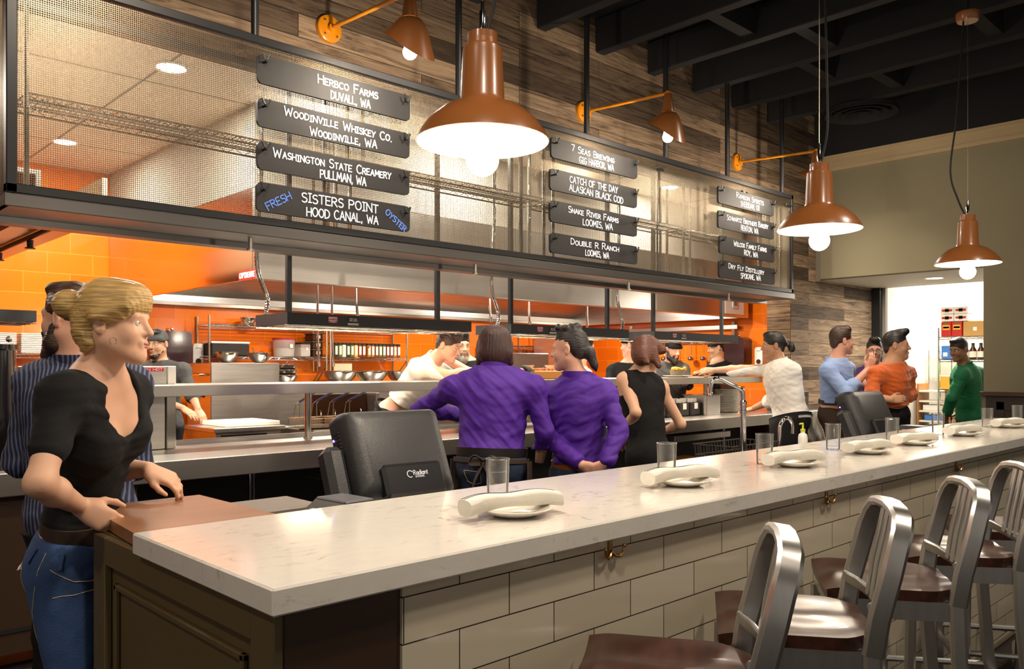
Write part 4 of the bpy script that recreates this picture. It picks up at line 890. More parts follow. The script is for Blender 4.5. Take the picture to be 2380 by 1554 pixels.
for k in range(18):
    x = 5.10+.0545*k+(.02 if k>8 else 0)
    t = thing('spice_jar','square spice jar with black lid on the wall shelf, '+('first','second','third','fourth','fifth','sixth','seventh','eighth','ninth','tenth','eleventh','twelfth','thirteenth','fourteenth','fifteenth','sixteenth','seventeenth','eighteenth')[k]+' in the row','jar',(x,8.34,1.57),0,'spice jars in a row')
    j_ = MB().cbox((x-.024,8.315,1.571),(x+.024,8.365,1.715),.006).build('jar',sm[k],t); MB().cbox((x-.023,8.316,1.7155),(x+.023,8.364,1.738),.003).build('lid','dark',t); MB().cbox((x-.016,8.3125,1.60),(x+.016,8.3145,1.70),.0005).build('label','label_white',j_)
    if k in (0,9): MB().cbox((x-.02,8.3118,1.68),(x-.0,8.3122,1.70),.0001).build('sticker','red',t)
hb = thing('hanging_board','pale cutting board hanging from the spice shelf','board',(5.25,8.30,1.30))
MB().cbox((5.13,8.33,1.275),(5.38,8.345,1.50),.006).build('panel','board',hb); MB().tube([(5.25,8.337,1.50),(5.25,8.32,1.53),(5.25,8.30,1.545)],.004,6).build('hook','chrome',hb)
bowl('small steel bowl on the upper tier of the wall shelf',4.12,8.42,1.905,.09,.085)
for x,lab in ((4.66,'thin steel pipe hanging before the wall shelf, next to the tubs'),(4.84,'thin steel pipe hanging before the storage boxes')):
    tag(MB().tube([(x,7.9,2.52),(x+.03,7.95,1.9),(x+.07,7.99,1.48)],.014,10).lathe([(.02,0),(.02,.05)],(x+.07,7.99,1.46),10).build('gas_pipe','chrome',smooth=True),lab,'pipe','pipes hanging from the hood')
for i,(x,z) in enumerate(((4.3,1.93),(6.0,1.98),(6.6,1.95),(7.6,1.93),(8.0,1.9))):
    tag(MB().tube([(x,6.6,2.75),(x+.01,6.6,z+.12),(x+.02,6.6,z)],.012,8).lathe([(.02,-.04),(.02,.02)],(x+.02,6.6,z),10,cap0=True).build('nozzle_pipe','chrome',smooth=True),'thin steel nozzle pipe hanging from inside the hood, '+('first','second','third','fourth','fifth')[i]+' from the near end','pipe','nozzle pipes under the hood')
# plates at the far left
for s,(x,y) in enumerate(((1.78,8.42),(2.02,8.40))):
    for k in range(11 if s else 11):
        if not (s==0 and k==0): dup(sp0,(x,y,1.575+.0165*k),0,'white square plate in the stack on the far left shelf, '+('left' if s==0 else 'right')+' stack plate %d'%(k+1))
        else:
            sp0 = tag(MB().cbox((-.10,-.10,0),(.10,.10,.006),.003).cbox((-.108,-.108,.0065),(.108,.108,.015),.004).build('square_plate','porcelain'),'white square plate in the stack on the far left shelf, left stack number 1 up','plate','white square plates in two stacks'); sp0.location=(x,y,1.575)
pl = tag(MB().lathe([(.001,.002),(.14,.004),(.185,.02),(.19,.018),(.15,.0),(.001,.0)],n=32).build('serving_platter','porcelain',smooth=True),'wide white platter beside the square plates, lowest of the pile','platter','white platters in a pile'); pl.location=(1.42,8.42,1.575)
for k in range(1,6): dup(pl,(1.42,8.42,1.575+.021*k),0,'wide white platter beside the square plates, '+('second','third','fourth','fifth','topmost')[k-1]+' of the pile')
# dispensers
def towel_disp(lab,p,rz):
    t = thing('towel_dispenser',lab,'dispenser',p,rz)
    MB().prism(rrect(-.15,0,.15,.36,.05,5),.002,.20,RX90).build('cover','plum',t,False); MB().cbox((-.11,-.21,-.02),(.11,-.05,-.002),.006).build('slot','dark',t,False)
    MB().ball((0,-.06,.385),.018,10,8).build('lock','chrome',t,False)
def soap_disp(lab,p,rz):
    t = thing('soap_dispenser',lab,'dispenser',p,rz)
    MB().prism(rrect(-.055,0,.055,.24,.035,5),.002,.10,RX90).build('body','soap_white',t,False); MB().prism(arc(0,.055,.03,0,2*PI,14)[:-1],.1005,.106,RX90).build('push_bar','grill_brown',t,False)
    MB().add(*ribbon([[(-.025,0),(-.01,.004),(.0,0),(.012,.004),(.025,0)]],.006,.001,Matrix.Translation((0,-.101,.19)))).build('mark','trim_grey',t,False)
towel_disp('dark plum paper towel dispenser behind the cook with backward cap',(3.34,8.598,1.46),0); soap_disp('white soap dispenser on the orange back wall',(3.60,8.598,1.46),0)
towel_disp('dark plum paper towel dispenser on the orange side wall near the leaning chef',(9.698,5.72,1.48),PI/2*-1+0); soap_disp('white soap dispenser beside the leaning chef',(9.698,5.42,1.47),-PI/2)
tag(MB().box((7.55,8.592,1.42),(7.85,8.599,1.72)).build('safety_notice','red'),'red safety notice on the orange back wall','notice')
nt = bpy.data.objects['safety_notice']
MB().add(*ribbon([[(-.08,.10),(.08,.10)],[(-.1,.06),(.1,.06)],[(-.1,.02),(.06,.02)],[(-.1,-.06),(.1,-.06)],[(-.1,-.10),(.08,-.10)]],.014,.002,Matrix.Translation((7.7,8.592,1.57)))).build('lettering','chalk_white',nt,world=False)
# utensil rails on the side wall
ur = thing('utensil_rail','steel rails with hanging ladles on the orange side wall','rail',(9.69,6.4,1.9))
for z in (1.985,1.82): MB().cbox((9.64,5.75,z-.03),(9.655,7.6,z+.03),.004).build('bar','steel',ur)
for y in (5.80,7.5): MB().cbox((9.656,y,1.76),(9.699,y+.05,2.06),.004).build('bracket','steel_bright',ur)
for k,y in enumerate((6.0,6.25,6.45,6.7,6.9,7.1)):
    b = MB().tube([(9.63,y,1.85),(9.62,y,1.62)],.006,6).ball((9.61,y,1.57),.05,12,8,(1,1,.7)); tag(b.build('ladle','chrome',smooth=True),'steel ladle hanging on the side wall rail, '+('first','second','third','fourth','fifth','sixth')[k]+' from the dispenser','ladle','ladles on the rail')
t = thing('pastry_brush','wide pastry brush with pale handle hanging on the rail','brush',(9.6,6.1,1.7)); MB().cbox((9.60,6.1,1.62),(9.62,6.14,1.80),.006).build('handle','cut_white',t); MB().cbox((9.595,6.07,1.52),(9.625,6.17,1.62),.004).build('bristle_head','tan_wood',t)
# ---- things on the pass counter and shelf
def nap_basket(lab,x):
    t = thing('napkin_basket',lab,'basket',(x,4.84,ZE),0,'dark wicker baskets of rolled napkins')
    MB().cbox((x-.088,4.74,ZE+.001),(x+.088,4.94,ZE+.135),.012).build('weave','wicker',t)
    for k in range(6): 
        for j in range(2): MB().tube([(x-.065+.026*k,4.79+.09*j,ZE+.12),(x-.065+.026*k,4.79+.09*j,ZE+.175)],.0125,8).build('napkin_end','napkin',t,smooth=True)
    MB().cbox((x-.03,4.735,ZE+.07),(x+.03,4.739,ZE+.13),.001).build('tag','paper',t)
for i,x in enumerate((6.55,6.75,6.95,7.15)): nap_basket('dark wicker basket of rolled napkins, '+('farthest from','second farthest from','next but one to','right next to')[i]+' the steel pan',x)
t = thing('steel_pan','deep square steel pan on the pass counter beside the wicker baskets','pan',(7.42,4.85,ZE))
MB().prism(rrect(7.27,4.70,7.56,4.98,.03,4),ZE+.001,ZE+.20).build('pan','steel',t); MB().prism(rrect(7.255,4.685,7.575,4.995,.03,4),ZE+.201,ZE+.208).build('rim','steel_bright',t)
dp = tag(MB().lathe([(.001,.003),(.085,.004),(.10,.010),(.138,.015),(.14,.013),(.10,.003),(.085,.0),(.001,.0)],n=32).build('dinner_plate','porcelain',smooth=True),'white dinner plate at the bottom of the nearer stack beside the leaning chef','plate','dinner plates stacked on the pass'); dp.location=(8.0,4.90,ZE)
for s,(x,y,n) in enumerate(((8.0,4.90,17),(8.32,5.02,19))):
    for k in range(n):
        if s or k: dup(dp,(x,y,ZE+.0145*k),0,'white dinner plate %d up the %s stack beside the leaning chef'%(k+1,('nearer','farther')[s]))
for k in range(6): dup(dp,(5.55,4.62,ZE+.0145*k),0,'white dinner plate %d up the low stack between purple shirt and black dress'%(k+1))
t = thing('plate_of_food','white plate with a bowl of orange soup garnish on the pass shelf','plate',(7.2,5.0,1.346))
MB().lathe([(.001,.004),(.09,.005),(.15,.02),(.155,.018),(.10,.002),(.001,.001)],(7.2,5.0,1.3465),32).build('dish','porcelain',t,smooth=True)
MB().lathe([(.001,.01),(.06,.01),(.085,.07),(.08,.07),(.058,.02),(.001,.02)],(7.2,5.0,1.347),24).build('bowl','grey_tray',t,smooth=True)
b = MB(); 
for k in range(14): b.ball((7.2+rnd.uniform(-.06,.06),5.0+rnd.uniform(-.06,.06),1.42+rnd.uniform(0,.02)),.022,8,6)
b.build('food','yellow_food',t,smooth=True)
t = thing('salad_plate','white plate of leafy greens on the pass shelf between the purple shirts','plate',(4.82,4.98,1.346))
MB().lathe([(.001,.004),(.10,.005),(.18,.02),(.185,.018),(.11,.002),(.001,.001)],(4.82,4.98,1.3465),32).build('dish','porcelain',t,smooth=True)
b = MB()
for k in range(60):
    p = Vector((4.82+rnd.gauss(0,.06),4.98+rnd.gauss(0,.05),1.365+rnd.uniform(0,.06))); d1 = Vector((rnd.uniform(-1,1),rnd.uniform(-1,1),rnd.uniform(-.3,1))).normalized()*.035; d2 = d1.orthogonal().normalized()*.014
    b.add([p-d1,p+d2,p+d1+Vector((0,0,.006)),p-d2],[(0,1,2,3)])
b.build('leaves','green_food',t)['kind'] = 'stuff'
t = thing('crumb_tray','tray of brown nuts with white bowls on the pass shelf','tray',(5.38,5.2,1.346))
MB().cbox((5.1,5.06,1.347),(5.62,5.33,1.42),.008).build('tray','tan_wood',t)
b = MB()
for k in range(70): b.ball((5.36+rnd.uniform(-.24,.24),5.195+rnd.uniform(-.12,.12),1.42+rnd.uniform(0,.012)),.016,6,4)
b.build('nuts','terracotta',t,smooth=True)['kind'] = 'stuff'
for x in (5.2,5.48): MB().lathe([(.03,0),(.055,.035),(.05,.035),(.03,.006),(.001,.006)],(x,5.2,1.435),18).build('bowl','porcelain',t,smooth=True)
# further cook line behind the purple shirts
t = thing('grill_station','steel grill with lifted lid behind the purple shirts','grill',(7.0,6.6,0))
MB().cbox((6.3,6.3,.05),(8.0,7.1,.95),.006).build('body','steel',t); MB().cbox((6.6,6.95,.955),(7.3,7.0,1.62),.006,Matrix.Translation((0,0,0))).build('lid','steel',t)
MB().lathe([(.001,.03),(.20,.012),(.21,0),(.001,.02)],T=Matrix.Translation((6.25,6.9,1.5))@RX90,n=32).build('round_lid','steel_bright',t,smooth=True)
for x in (6.4,7.9):
    for y in (6.35,7.05): MB().tube([(x,y,0),(x,y,.06)],.02,8).build('foot','chrome',t)
t = thing('steel_column','tall pale steel cabinet column behind the black capped cook','cabinet',(8.3,7.6,0))
MB().cbox((8.2,7.5,.05),(8.65,8.1,1.98),.01).build('cabinet','steel',t)
MB().cbox((8.24,7.55,0),(8.6,8.05,.05),.005).build('plinth','dark',t)
t = thing('shelf_rack','steel rack of dark bottles against the orange tiles','rack',(7.5,8.2,0))
for z in (1.35,1.55,1.75): wire_shelf(MB(),7.95,8.6,8.15,8.5,z).build('shelf_top','chrome',t)
for x in (7.95,8.6):
    for y in (8.15,8.5): MB().tube([(x,y,0),(x,y,1.95)],.011,8).build('post','chrome',t)
for k in range(9):
    x = 8.0+.06*(k%9); tag(MB().lathe([(.001,0),(.024,0),(.024,.09),(.01,.12),(.01,.14),(.001,.14)],(x,8.22,1.555),12).build('sauce_bottle',['dark','spice_c','grill_brown'][k%3],smooth=True),'small dark bottle on the steel rack, %s from the near end'%('first','second','third','fourth','fifth','sixth','seventh','eighth','ninth')[k],'bottle','dark bottles on the rack')
for k in range(3): tag(MB().lathe([(.001,0),(.075,0),(.08,.005),(.08,.10),(.085,.105),(.075,.105),(.072,.01),(.001,.008)],(7.35,5.12,1.347+.045*k),20).build('steel_pot','steel_bright',smooth=True),'small steel pot nested on the pass shelf, '+('lowest','middle','topmost')[k],'pot','nested pots') if False else None
# dark urn at the picture edge and tan crate, folding stand
t = thing('coffee_urn','tall glossy black urn with chrome knobs at the left picture edge','urn',(.93,4.62,.96))
MB().lathe([(.001,.90),(.12,.90),(.125,.92),(.115,1.2),(.112,1.47),(.125,1.475),(.125,1.50),(.001,1.51)],(.93,4.62,.06),28).build('body','black_gloss',t,smooth=True)
b = MB()
for k in range(3): b.ball((.93+.07*(k-1),4.55,1.585),.016,10,8)
b.build('knob','chrome',t,smooth=True)
tag(MB().prism([(-.16,0),(.16,0),(.11,.14),(-.11,.14)],-.1,.1,Matrix.Translation((6.9,4.68,.425))@RX90).build('wooden_crate','tan_wood'),'tan wooden crate on the shelf under the pass counter','crate')
t = thing('folding_stand','chrome folding stand leg beside the leaning chef','stand',(6.9,3.1,0))
MB().tube([(7.10,2.98,0),(6.95,3.10,1.0)],.018,8).build('leg','chrome',t,smooth=True); MB().tube([(6.85,3.23,0),(7.01,3.02,1.0)],.018,8).build('leg','chrome',t,smooth=True); MB().tube([(6.95,3.10,1.0),(7.01,3.02,1.0)],.02,8).build('top_bar','chrome',t,smooth=True)
# ---- store room
sr = thing('store_shelf','chrome wire shelving in the bright store room','shelf',(12.0,3.6,0))
ys = (2.9,4.0)
for z in (.45,.80,1.15,1.556,1.856):
    b = MB()
    for x in (11.8,12.3): b.tube([(x,ys[0],z),(x,ys[1],z)],.006,6); b.tube([(x,ys[0],z-.03),(x,ys[1],z-.03)],.005,6); b.tube([(x,ys[0]+(ys[1]-ys[0])*i/24,z-(.03 if i%2 else 0)) for i in range(25)],.003,4)
    for i in range(40): y = ys[0]+(ys[1]-ys[0])*i/39; b.box((11.8,y-.003,z-.003),(12.3,y+.003,z+.003))
    b.build('shelf_top','chrome',sr)
for x in (11.8,12.3):
    for y in ys: MB().tube([(x,y,0),(x,y,1.98)],.0125,8).build('post','chrome',sr,smooth=True)
def pk(name,lab,cat,a,b_,m,extra=None,grp=None):
    t = thing(name,lab,cat,((a[0]+b_[0])/2,(a[1]+b_[1])/2,a[2]),0,grp); c_ = MB().cbox(a,b_,.006).build('carton',m,t)
    for nm,ya,yb,za,zb,mm in extra or []:
        MB().cbox((a[0]-.003,a[1]+(b_[1]-a[1])*ya,a[2]+(b_[2]-a[2])*za),(a[0]-.0005,a[1]+(b_[1]-a[1])*yb,a[2]+(b_[2]-a[2])*zb),.001).build(nm,mm,c_)
for k,(y,lab) in enumerate(((3.91,'red carton with yellow and black front, nearest the store room post'),(3.778,'red carton with yellow and black front, next to the cardboard box'))):
    pk('red_carton',lab,'carton',(11.82,y-.064,1.862),(12.1,y+.064,2.06),'red',[('label',.15,.85,.45,.78,'yellow_food'),('band',.2,.8,.55,.68,'dark'),('mark',.3,.7,.82,.95,'spice_b')],'red cartons')
for r in range(2):
    for k in range(2):
        y = 3.90-.17*k; z = 2.064+.10*r
        pk('white_carton','white carton with red and dark band, %s row, %s'%(('lower','upper')[r],('nearer the post','farther from the post')[k]),'carton',(11.82,y-.083,z),(12.1,y+.083,z+.096),'paper',[('band',.12,.88,.35,.65,'red'),('label',.35,.65,.25,.75,'spice_b')],'white banded cartons')
pk('cardboard_box','plain cardboard box on the top store room shelf','box',(11.83,3.40,1.862),(12.2,3.705,2.06),'card',[('label',.45,.6,.35,.6,'paper')])
pk('blue_carton','blue and white carton on the middle store room shelf','carton',(11.82,3.86,1.562),(12.1,3.97,1.74),'blue_box',[('panel',.3,.8,.2,.5,'paper')])
pk('yellow_tub','square tub of yellow food on the lower store room shelf','tub',(11.82,3.85,1.156),(12.1,3.985,1.345),'yellow_food',[('lid_edge',0,1,.9,1,'paper')])
for k in range(5):
    y = 3.70-.095*k; t = thing('syrup_bottle','dark bottle with white label in the store room, '+('first','second','third','fourth','fifth')[k]+' from the man in green','bottle',(11.9,y,1.562),0,'dark labelled bottles')
    bo_ = MB().lathe([(.001,0),(.042,0),(.045,.01),(.045,.11),(.02,.16),(.018,.20),(.001,.20)],(11.9,y,1.562),16).build('bottle','grill_brown',t,smooth=True); MB().lathe([(.0458,.02),(.0458,.10)],(11.9,y,1.562),16).build('label','label_white',bo_,smooth=True); MB().lathe([(.02,.185),(.02,.21),(.001,.21)],(11.9,y,1.562),12).build('cap','dark',t)
t = thing('drawer_rack','pale wooden drawer rack with papers in the store room','rack',(12.4,4.2,0))
MB().box((12.2,4.03,.3),(12.6,4.05,1.22)).box((12.2,4.40,.3),(12.6,4.42,1.22)).build('side_panel','tan_wood',t)
for k in range(6): MB().cbox((12.21,4.051,.40+.14*k),(12.6,4.399,.425+.14*k),.003).build('shelf','cut_white',t)
for k in range(4): MB().cbox((12.25,4.08,.427+.14*k),(12.55,4.3+.02*k,.50+.14*k),.004).build('papers',['paper','trim_grey','blue_box','paper'][k],t)
t = thing('wire_rack','small chrome rack before the white store wall','rack',(12.8,4.2,0))
for z in (1.30,1.62): wire_shelf(MB(),12.65,13.1,4.02,4.42,z).build('shelf_top','chrome',t)
for x in (12.65,13.1):
    for y in (4.02,4.42): MB().tube([(x,y,0),(x,y,1.7)],.012,8).build('post','chrome',t)
# ---------------------------------------------------------------- people: smooth bodies grown from joints
def V3(p): return np.array([p[0],p[1],p[2]], dtype=np.float64)
def nrm(v): return v/(np.linalg.norm(v)+1e-12)
def cap(a,b,ra,rb=None,k=.02): return ('c',V3(a),V3(b),ra,ra if rb is None else rb,k)
def ell(c,r,R=None,k=.03): return ('e',V3(c),np.array(r,float),np.eye(3) if R is None else R,k)
def sub(p): return ('-',)+p
def field_mesh(prims, h, cuts=(), disp=None):
    lo = np.full(3,1e9); hi = np.full(3,-1e9)
    for p in prims:
        if p[0]=='-': continue
        if p[0]=='c': m = max(p[3],p[4]); l_ = np.minimum(p[1],p[2])-m; u_ = np.maximum(p[1],p[2])+m
        else: e = np.sqrt(((p[3]*p[2])**2).sum(1)); l_ = p[1]-e; u_ = p[1]+e
        lo = np.minimum(lo,l_); hi = np.maximum(hi,u_)
    lo -= .03+2*h; hi += .03+2*h
    n = np.ceil((hi-lo)/h).astype(int)+1
    d = np.full(n,.5,np.float32); ax = [ (lo[i]+h*np.arange(n[i])).astype(np.float32) for i in range(3)]
    for p in prims:
        neg = p[0]=='-'; q = p[1:] if neg else p; k = q[-1]
        if q[0]=='c': m = max(q[3],q[4]); l_ = np.minimum(q[1],q[2])-m; u_ = np.maximum(q[1],q[2])+m
        else: e = np.sqrt(((q[3]*q[2])**2).sum(1)); l_ = q[1]-e; u_ = q[1]+e
        pad = k+3*h+.012; i0 = np.clip(np.floor((l_-pad-lo)/h).astype(int),0,n-1); i1 = np.clip(np.ceil((u_+pad-lo)/h).astype(int)+1,1,n)
        if (i1<=i0).any(): continue
        sl = tuple(slice(i0[i],i1[i]) for i in range(3))
        X = ax[0][sl[0]][:,None,None]; Y = ax[1][sl[1]][None,:,None]; Z = ax[2][sl[2]][None,None,:]
        if q[0]=='c':
            a,b_ = q[1],q[2]; ab = b_-a; L2 = float(ab@ab)+1e-12
            px,py,pz = X-np.float32(a[0]),Y-np.float32(a[1]),Z-np.float32(a[2])
            t = np.clip((px*np.float32(ab[0])+py*np.float32(ab[1])+pz*np.float32(ab[2]))/np.float32(L2),0,1)
            dd = np.sqrt((px-t*np.float32(ab[0]))**2+(py-t*np.float32(ab[1]))**2+(pz-t*np.float32(ab[2]))**2)-(np.float32(q[3])+t*np.float32(q[4]-q[3]))
        else:
            c_,r,R = q[1],q[2].astype(np.float32),q[3].astype(np.float32)   # columns of R are the axes
            px,py,pz = X-np.float32(c_[0]),Y-np.float32(c_[1]),Z-np.float32(c_[2])
            u = [px*R[0,j]+py*R[1,j]+pz*R[2,j] for j in range(3)]
            k0 = np.sqrt(sum((u[j]/r[j])**2 for j in range(3))); k1 = np.sqrt(sum((u[j]/r[j]**2)**2 for j in range(3)))+1e-6
            dd = k0*(k0-1)/k1
        cur = d[sl]
        if neg: hh = np.maximum(k-np.abs(cur+dd),0)/k; d[sl] = np.maximum(cur,-dd)+hh*hh*k*.25
        else: hh = np.maximum(k-np.abs(cur-dd),0)/k; d[sl] = np.minimum(cur,dd)-hh*hh*k*.25
    if disp is not None:
        ix = np.nonzero(np.abs(d)<.03); P = np.stack([ax[i][ix[i]] for i in range(3)],1); d[ix] += disp(P).astype(np.float32)
    for (pt,nn) in cuts:
        pl = (ax[0]-pt[0])[:,None,None]*nn[0]+(ax[1]-pt[1])[None,:,None]*nn[1]+(ax[2]-pt[2])[None,None,:]*nn[2]
        d = np.maximum(d,pl.astype(np.float32))
    s = d<0
    c8 = [(i,j,k) for i in (0,1) for j in (0,1) for k in (0,1)]
    mn = np.ones(n-1,bool); mx = np.zeros(n-1,bool)
    for i,j,k in c8:
        q = s[i:n[0]-1+i,j:n[1]-1+j,k:n[2]-1+k]; mn &= q; mx |= q
    I = np.argwhere(mx&~mn)
    if len(I)==0: return [],[]
    idm = np.full(n-1,-1,np.int32); idm[tuple(I.T)] = np.arange(len(I))
    val = {o: d[I[:,0]+o[0],I[:,1]+o[1],I[:,2]+o[2]] for o in c8}
    acc = np.zeros((len(I),3)); cnt = np.zeros(len(I))
    for o in c8:
        for a in range(3):
            if o[a]==0:
                o2 = list(o); o2[a]=1; va,vb = val[o],val[tuple(o2)]; cr = (va<0)!=(vb<0)
                t = va[cr]/(va[cr]-vb[cr]); p = np.tile(np.array(o,float),(cr.sum(),1)); p[:,a] += t; acc[cr]+=p; cnt[cr]+=1
    Vt = lo+h*(I+acc/cnt[:,None])
    fs = []
    for a in range(3):
        b_,c_ = (a+1)%3,(a+2)%3
        sa = np.take(s,np.arange(0,n[a]-1),axis=a); sb = np.take(s,np.arange(1,n[a]),axis=a)
        E = np.argwhere(sa!=sb); E = E[(E[:,b_]>0)&(E[:,c_]>0)&(E[:,b_]<n[b_]-1)&(E[:,c_]<n[c_]-1)]
        if not len(E): continue
        ins = sa[tuple(E.T)]
        def cell(db,dc):
            q = E.copy(); q[:,b_]-=db; q[:,c_]-=dc; return idm[tuple(q.T)]
        Q = np.stack([cell(1,1),cell(0,1),cell(0,0),cell(1,0)],1); Q[~ins] = Q[~ins][:,::-1]; fs.append(Q)
    F = np.concatenate(fs); F = F[(F>=0).all(1)]
    return Vt, F
def link_mesh(name, vf, mt, parent):
    Vt,F = vf
    r = parent
    while r.parent: r = r.parent
    inv = np.array((Matrix.Translation(r.location) @ r.rotation_euler.to_matrix().to_4x4()).inverted())
    Vt = np.asarray(Vt)@inv[:3,:3].T+inv[:3,3]
    me = bpy.data.meshes.new(name); me.vertices.add(len(Vt)); me.vertices.foreach_set('co',Vt.astype(np.float32).ravel())
    nf = len(F); me.loops.add(nf*4); me.loops.foreach_set('vertex_index',np.asarray(F,np.int32).ravel()); me.polygons.add(nf)
    me.polygons.foreach_set('loop_start',np.arange(nf,dtype=np.int32)*4); me.polygons.foreach_set('use_smooth',np.ones(nf,bool))
    me.update(calc_edges=True); me.validate()
    me.materials.append(M[mt]); o = bpy.data.objects.new(name,me); C.objects.link(o); o.parent = parent
    return o
def folds(seed, amp, axis, lam=.075):
    """soft cloth folds running across the given axis"""
    rr = np.random.RandomState(seed); A = nrm(V3(axis)); ks = []
    for i in range(7):
        d_ = nrm(A+rr.normal(0,.55,3)); ks.append((d_*2*PI/(lam*rr.uniform(.7,2.2)), rr.uniform(0,6.28), rr.uniform(.4,1)))
    w1 = rr.normal(0,9,3); w2 = rr.normal(0,14,3)
    def f(P):
        wv = np.sin(P@w1+1)+.7*np.sin(P@w2+2); o = 0
        for k,ph,a in ks: q = np.sin(P@k+ph+1.3*wv); o = o+a*(.5*q+.75*(.5-np.abs(q)**.7))
        return amp*o/2.6
    return f
mat('skin_fair',(.66,.38,.25),.5,spec=.4); mat('skin_pink',(.68,.36,.25),.5,spec=.4); mat('skin_tan',(.46,.24,.14),.5,spec=.4); mat('skin_brown',(.26,.13,.07),.5,spec=.4)
for k_ in ('skin_fair','skin_pink','skin_tan','skin_brown'):
    b_ = M[k_].node_tree.nodes['Principled BSDF']; b_.inputs['Subsurface Weight'].default_value = .12; b_.inputs['Subsurface Radius'].default_value = (.6,.25,.12); b_.inputs['Subsurface Scale'].default_value = .01
def hair_mat(n,c,sc=(14,14,260)): mat(n,c,.40,spec=.5,noise=(sc,.45),bump=(sc,.45))
hair_mat('hair_blonde',(.46,.29,.10)); hair_mat('hair_brown',(.045,.022,.013)); hair_mat('hair_black',(.012,.009,.008)); hair_mat('hair_red',(.10,.028,.010)); hair_mat('hair_grey',(.22,.19,.15)); hair_mat('hair_chestnut',(.040,.014,.011),(170,170,9))
mat('lip',(.42,.13,.10),.4); mat('eye_white',(.55,.52,.49),.3); mat('iris',(.03,.02,.015),.2); mat('nail_red',(.7,.10,.06),.25,coat=.5)
mat('cloth_black',(.009,.0085,.009),.9,bump=(300,.15),spec=.25); mat('cloth_charcoal',(.05,.048,.045),.85,bump=(300,.15)); mat('cloth_white',(.80,.77,.72),.85,bump=(200,.1)); mat('cloth_purple',(.062,.006,.26),.7,bump=(220,.1)); mat('cloth_darkpurple',(.05,.01,.12),.6)
mat('denim','2f4a78',.8,noise=((14,14,5),.25),bump=(260,.3)); mat('denim_dark','26344f',.8,noise=((14,14,5),.25),bump=(260,.3)); mat('cloth_blue','8fa8d8',.75,bump=(220,.1)); mat('cloth_orange','c8590c',.7,sheen=.3,bump=(220,.1)); mat('cloth_green','0d6b42',.8,bump=(200,.2)); mat('cloth_brown','37251b',.8); mat('leather_black','120e0c',.4); mat('leather_tan','8a4a20',.45); mat('shoe','100e0d',.5); mat('stitch','c9b48a',.8)
# pinstriped shirt: stripes follow the shirt across the body
def stripe_mat():
    m = mat('cloth_stripe',(.03,.04,.09),.75); n = m.node_tree.nodes; l = m.node_tree.links; tc = n.new('ShaderNodeTexCoord'); sp = n.new('ShaderNodeSeparateXYZ'); l.new(tc.outputs['Object'],sp.inputs[0])
    nz = n.new('ShaderNodeTexNoise'); nz.inputs['Scale'].default_value = 5; l.new(tc.outputs['Object'],nz.inputs['Vector'])
    ma = n.new('ShaderNodeMath'); ma.operation='MULTIPLY_ADD'; l.new(nz.outputs['Fac'],ma.inputs[0]); ma.inputs[1].default_value=.05; l.new(sp.outputs[0],ma.inputs[2])
    mu = n.new('ShaderNodeMath'); mu.operation='MULTIPLY'; l.new(ma.outputs[0],mu.inputs[0]); mu.inputs[1].default_value = 2*PI/.0145
    si = n.new('ShaderNodeMath'); si.operation='SINE'; l.new(mu.outputs[0],si.inputs[0]); rp = n.new('ShaderNodeValToRGB'); e = rp.color_ramp.elements
    e[0].position=.15; e[0].color=(.012,.016,.035,1); e[1].position=.5; e[1].color=(.105,.125,.24,1); l.new(si.outputs[0],rp.inputs[0]); l.new(rp.outputs[0],n['Principled BSDF'].inputs['Base Color'])
stripe_mat()
def ik(a, b, l1, l2, hint):
    a,b = V3(a),V3(b); ab = b-a; L = min(np.linalg.norm(ab),(l1+l2)*.999); u = nrm(ab); x = (l1*l1-l2*l2+L*L)/(2*L); hgt = math.sqrt(max(l1*l1-x*x,0)); hv = V3(hint); hv = hv-u*(hv@u); return a+u*x+nrm(hv)*hgt
def hand_prims(w, y, z, s, right, curl, spread=0.0, thumb_out=1.0):
    """w wrist, y towards the fingers, z back of the hand; curl of each finger in degrees per joint"""
    y = nrm(V3(y)); z = V3(z); z = nrm(z-y*(z@y)); x = np.cross(z,y) if right else np.cross(y,z)
    P = lambda a,b,c: V3(w)+(x*a+y*b+z*c)*s
    pr = []; tips = []
    bx = (.027,.009,-.009,-.026); by = (.088,.093,.088,.079); L = (.071,.080,.073,.056)
    for i in range(4):
        pr.append(cap(P(bx[i]*.55,.004,-.002),P(bx[i],by[i],0),.0135*s,.0105*s,.012))
        p = P(bx[i],by[i],0); ang = 0; c_ = curl[i] if hasattr(curl,'__len__') else curl
        r = (.0092,.0086,.0078,.0066)
        for j,fr in enumerate((.45,.31,.24)):
            ang += math.radians(c_*(.8 if j==0 else 1.0)); d_ = nrm(y*math.cos(ang)-z*math.sin(ang)+x*(spread*(1.5-i)*.12))
            q = p+d_*L[i]*fr*s; pr.append(cap(p,q,r[j]*s*(.9 if i==3 else 1),r[j+1]*s*(.9 if i==3 else 1),.005)); p = q
        tips.append((p,d_,nrm(np.cross(np.cross(d_,z),d_))))
    pr.append(ell(P(.0,.048,-.003),(.036*s,.046*s,.0145*s),np.stack([x,y,z],1),.012))
    pr.append(ell(P(.022,.03,-.010),(.016*s,.028*s,.014*s),np.stack([x,y,z],1),.012))
    t0,t1,t2,t3 = P(.020,.018,-.008),P(.020+.024*thumb_out,.044,-.016),P(.020+.034*thumb_out,.072,-.022),P(.020+.036*thumb_out,.098,-.026)
    pr += [cap(t0,t1,.0135*s,.0115*s,.010),cap(t1,t2,.011*s,.0098*s,.005),cap(t2,t3,.0098*s,.0075*s,.005)]
    tips.append((t3,nrm(t3-t2),z))
    return pr, tips
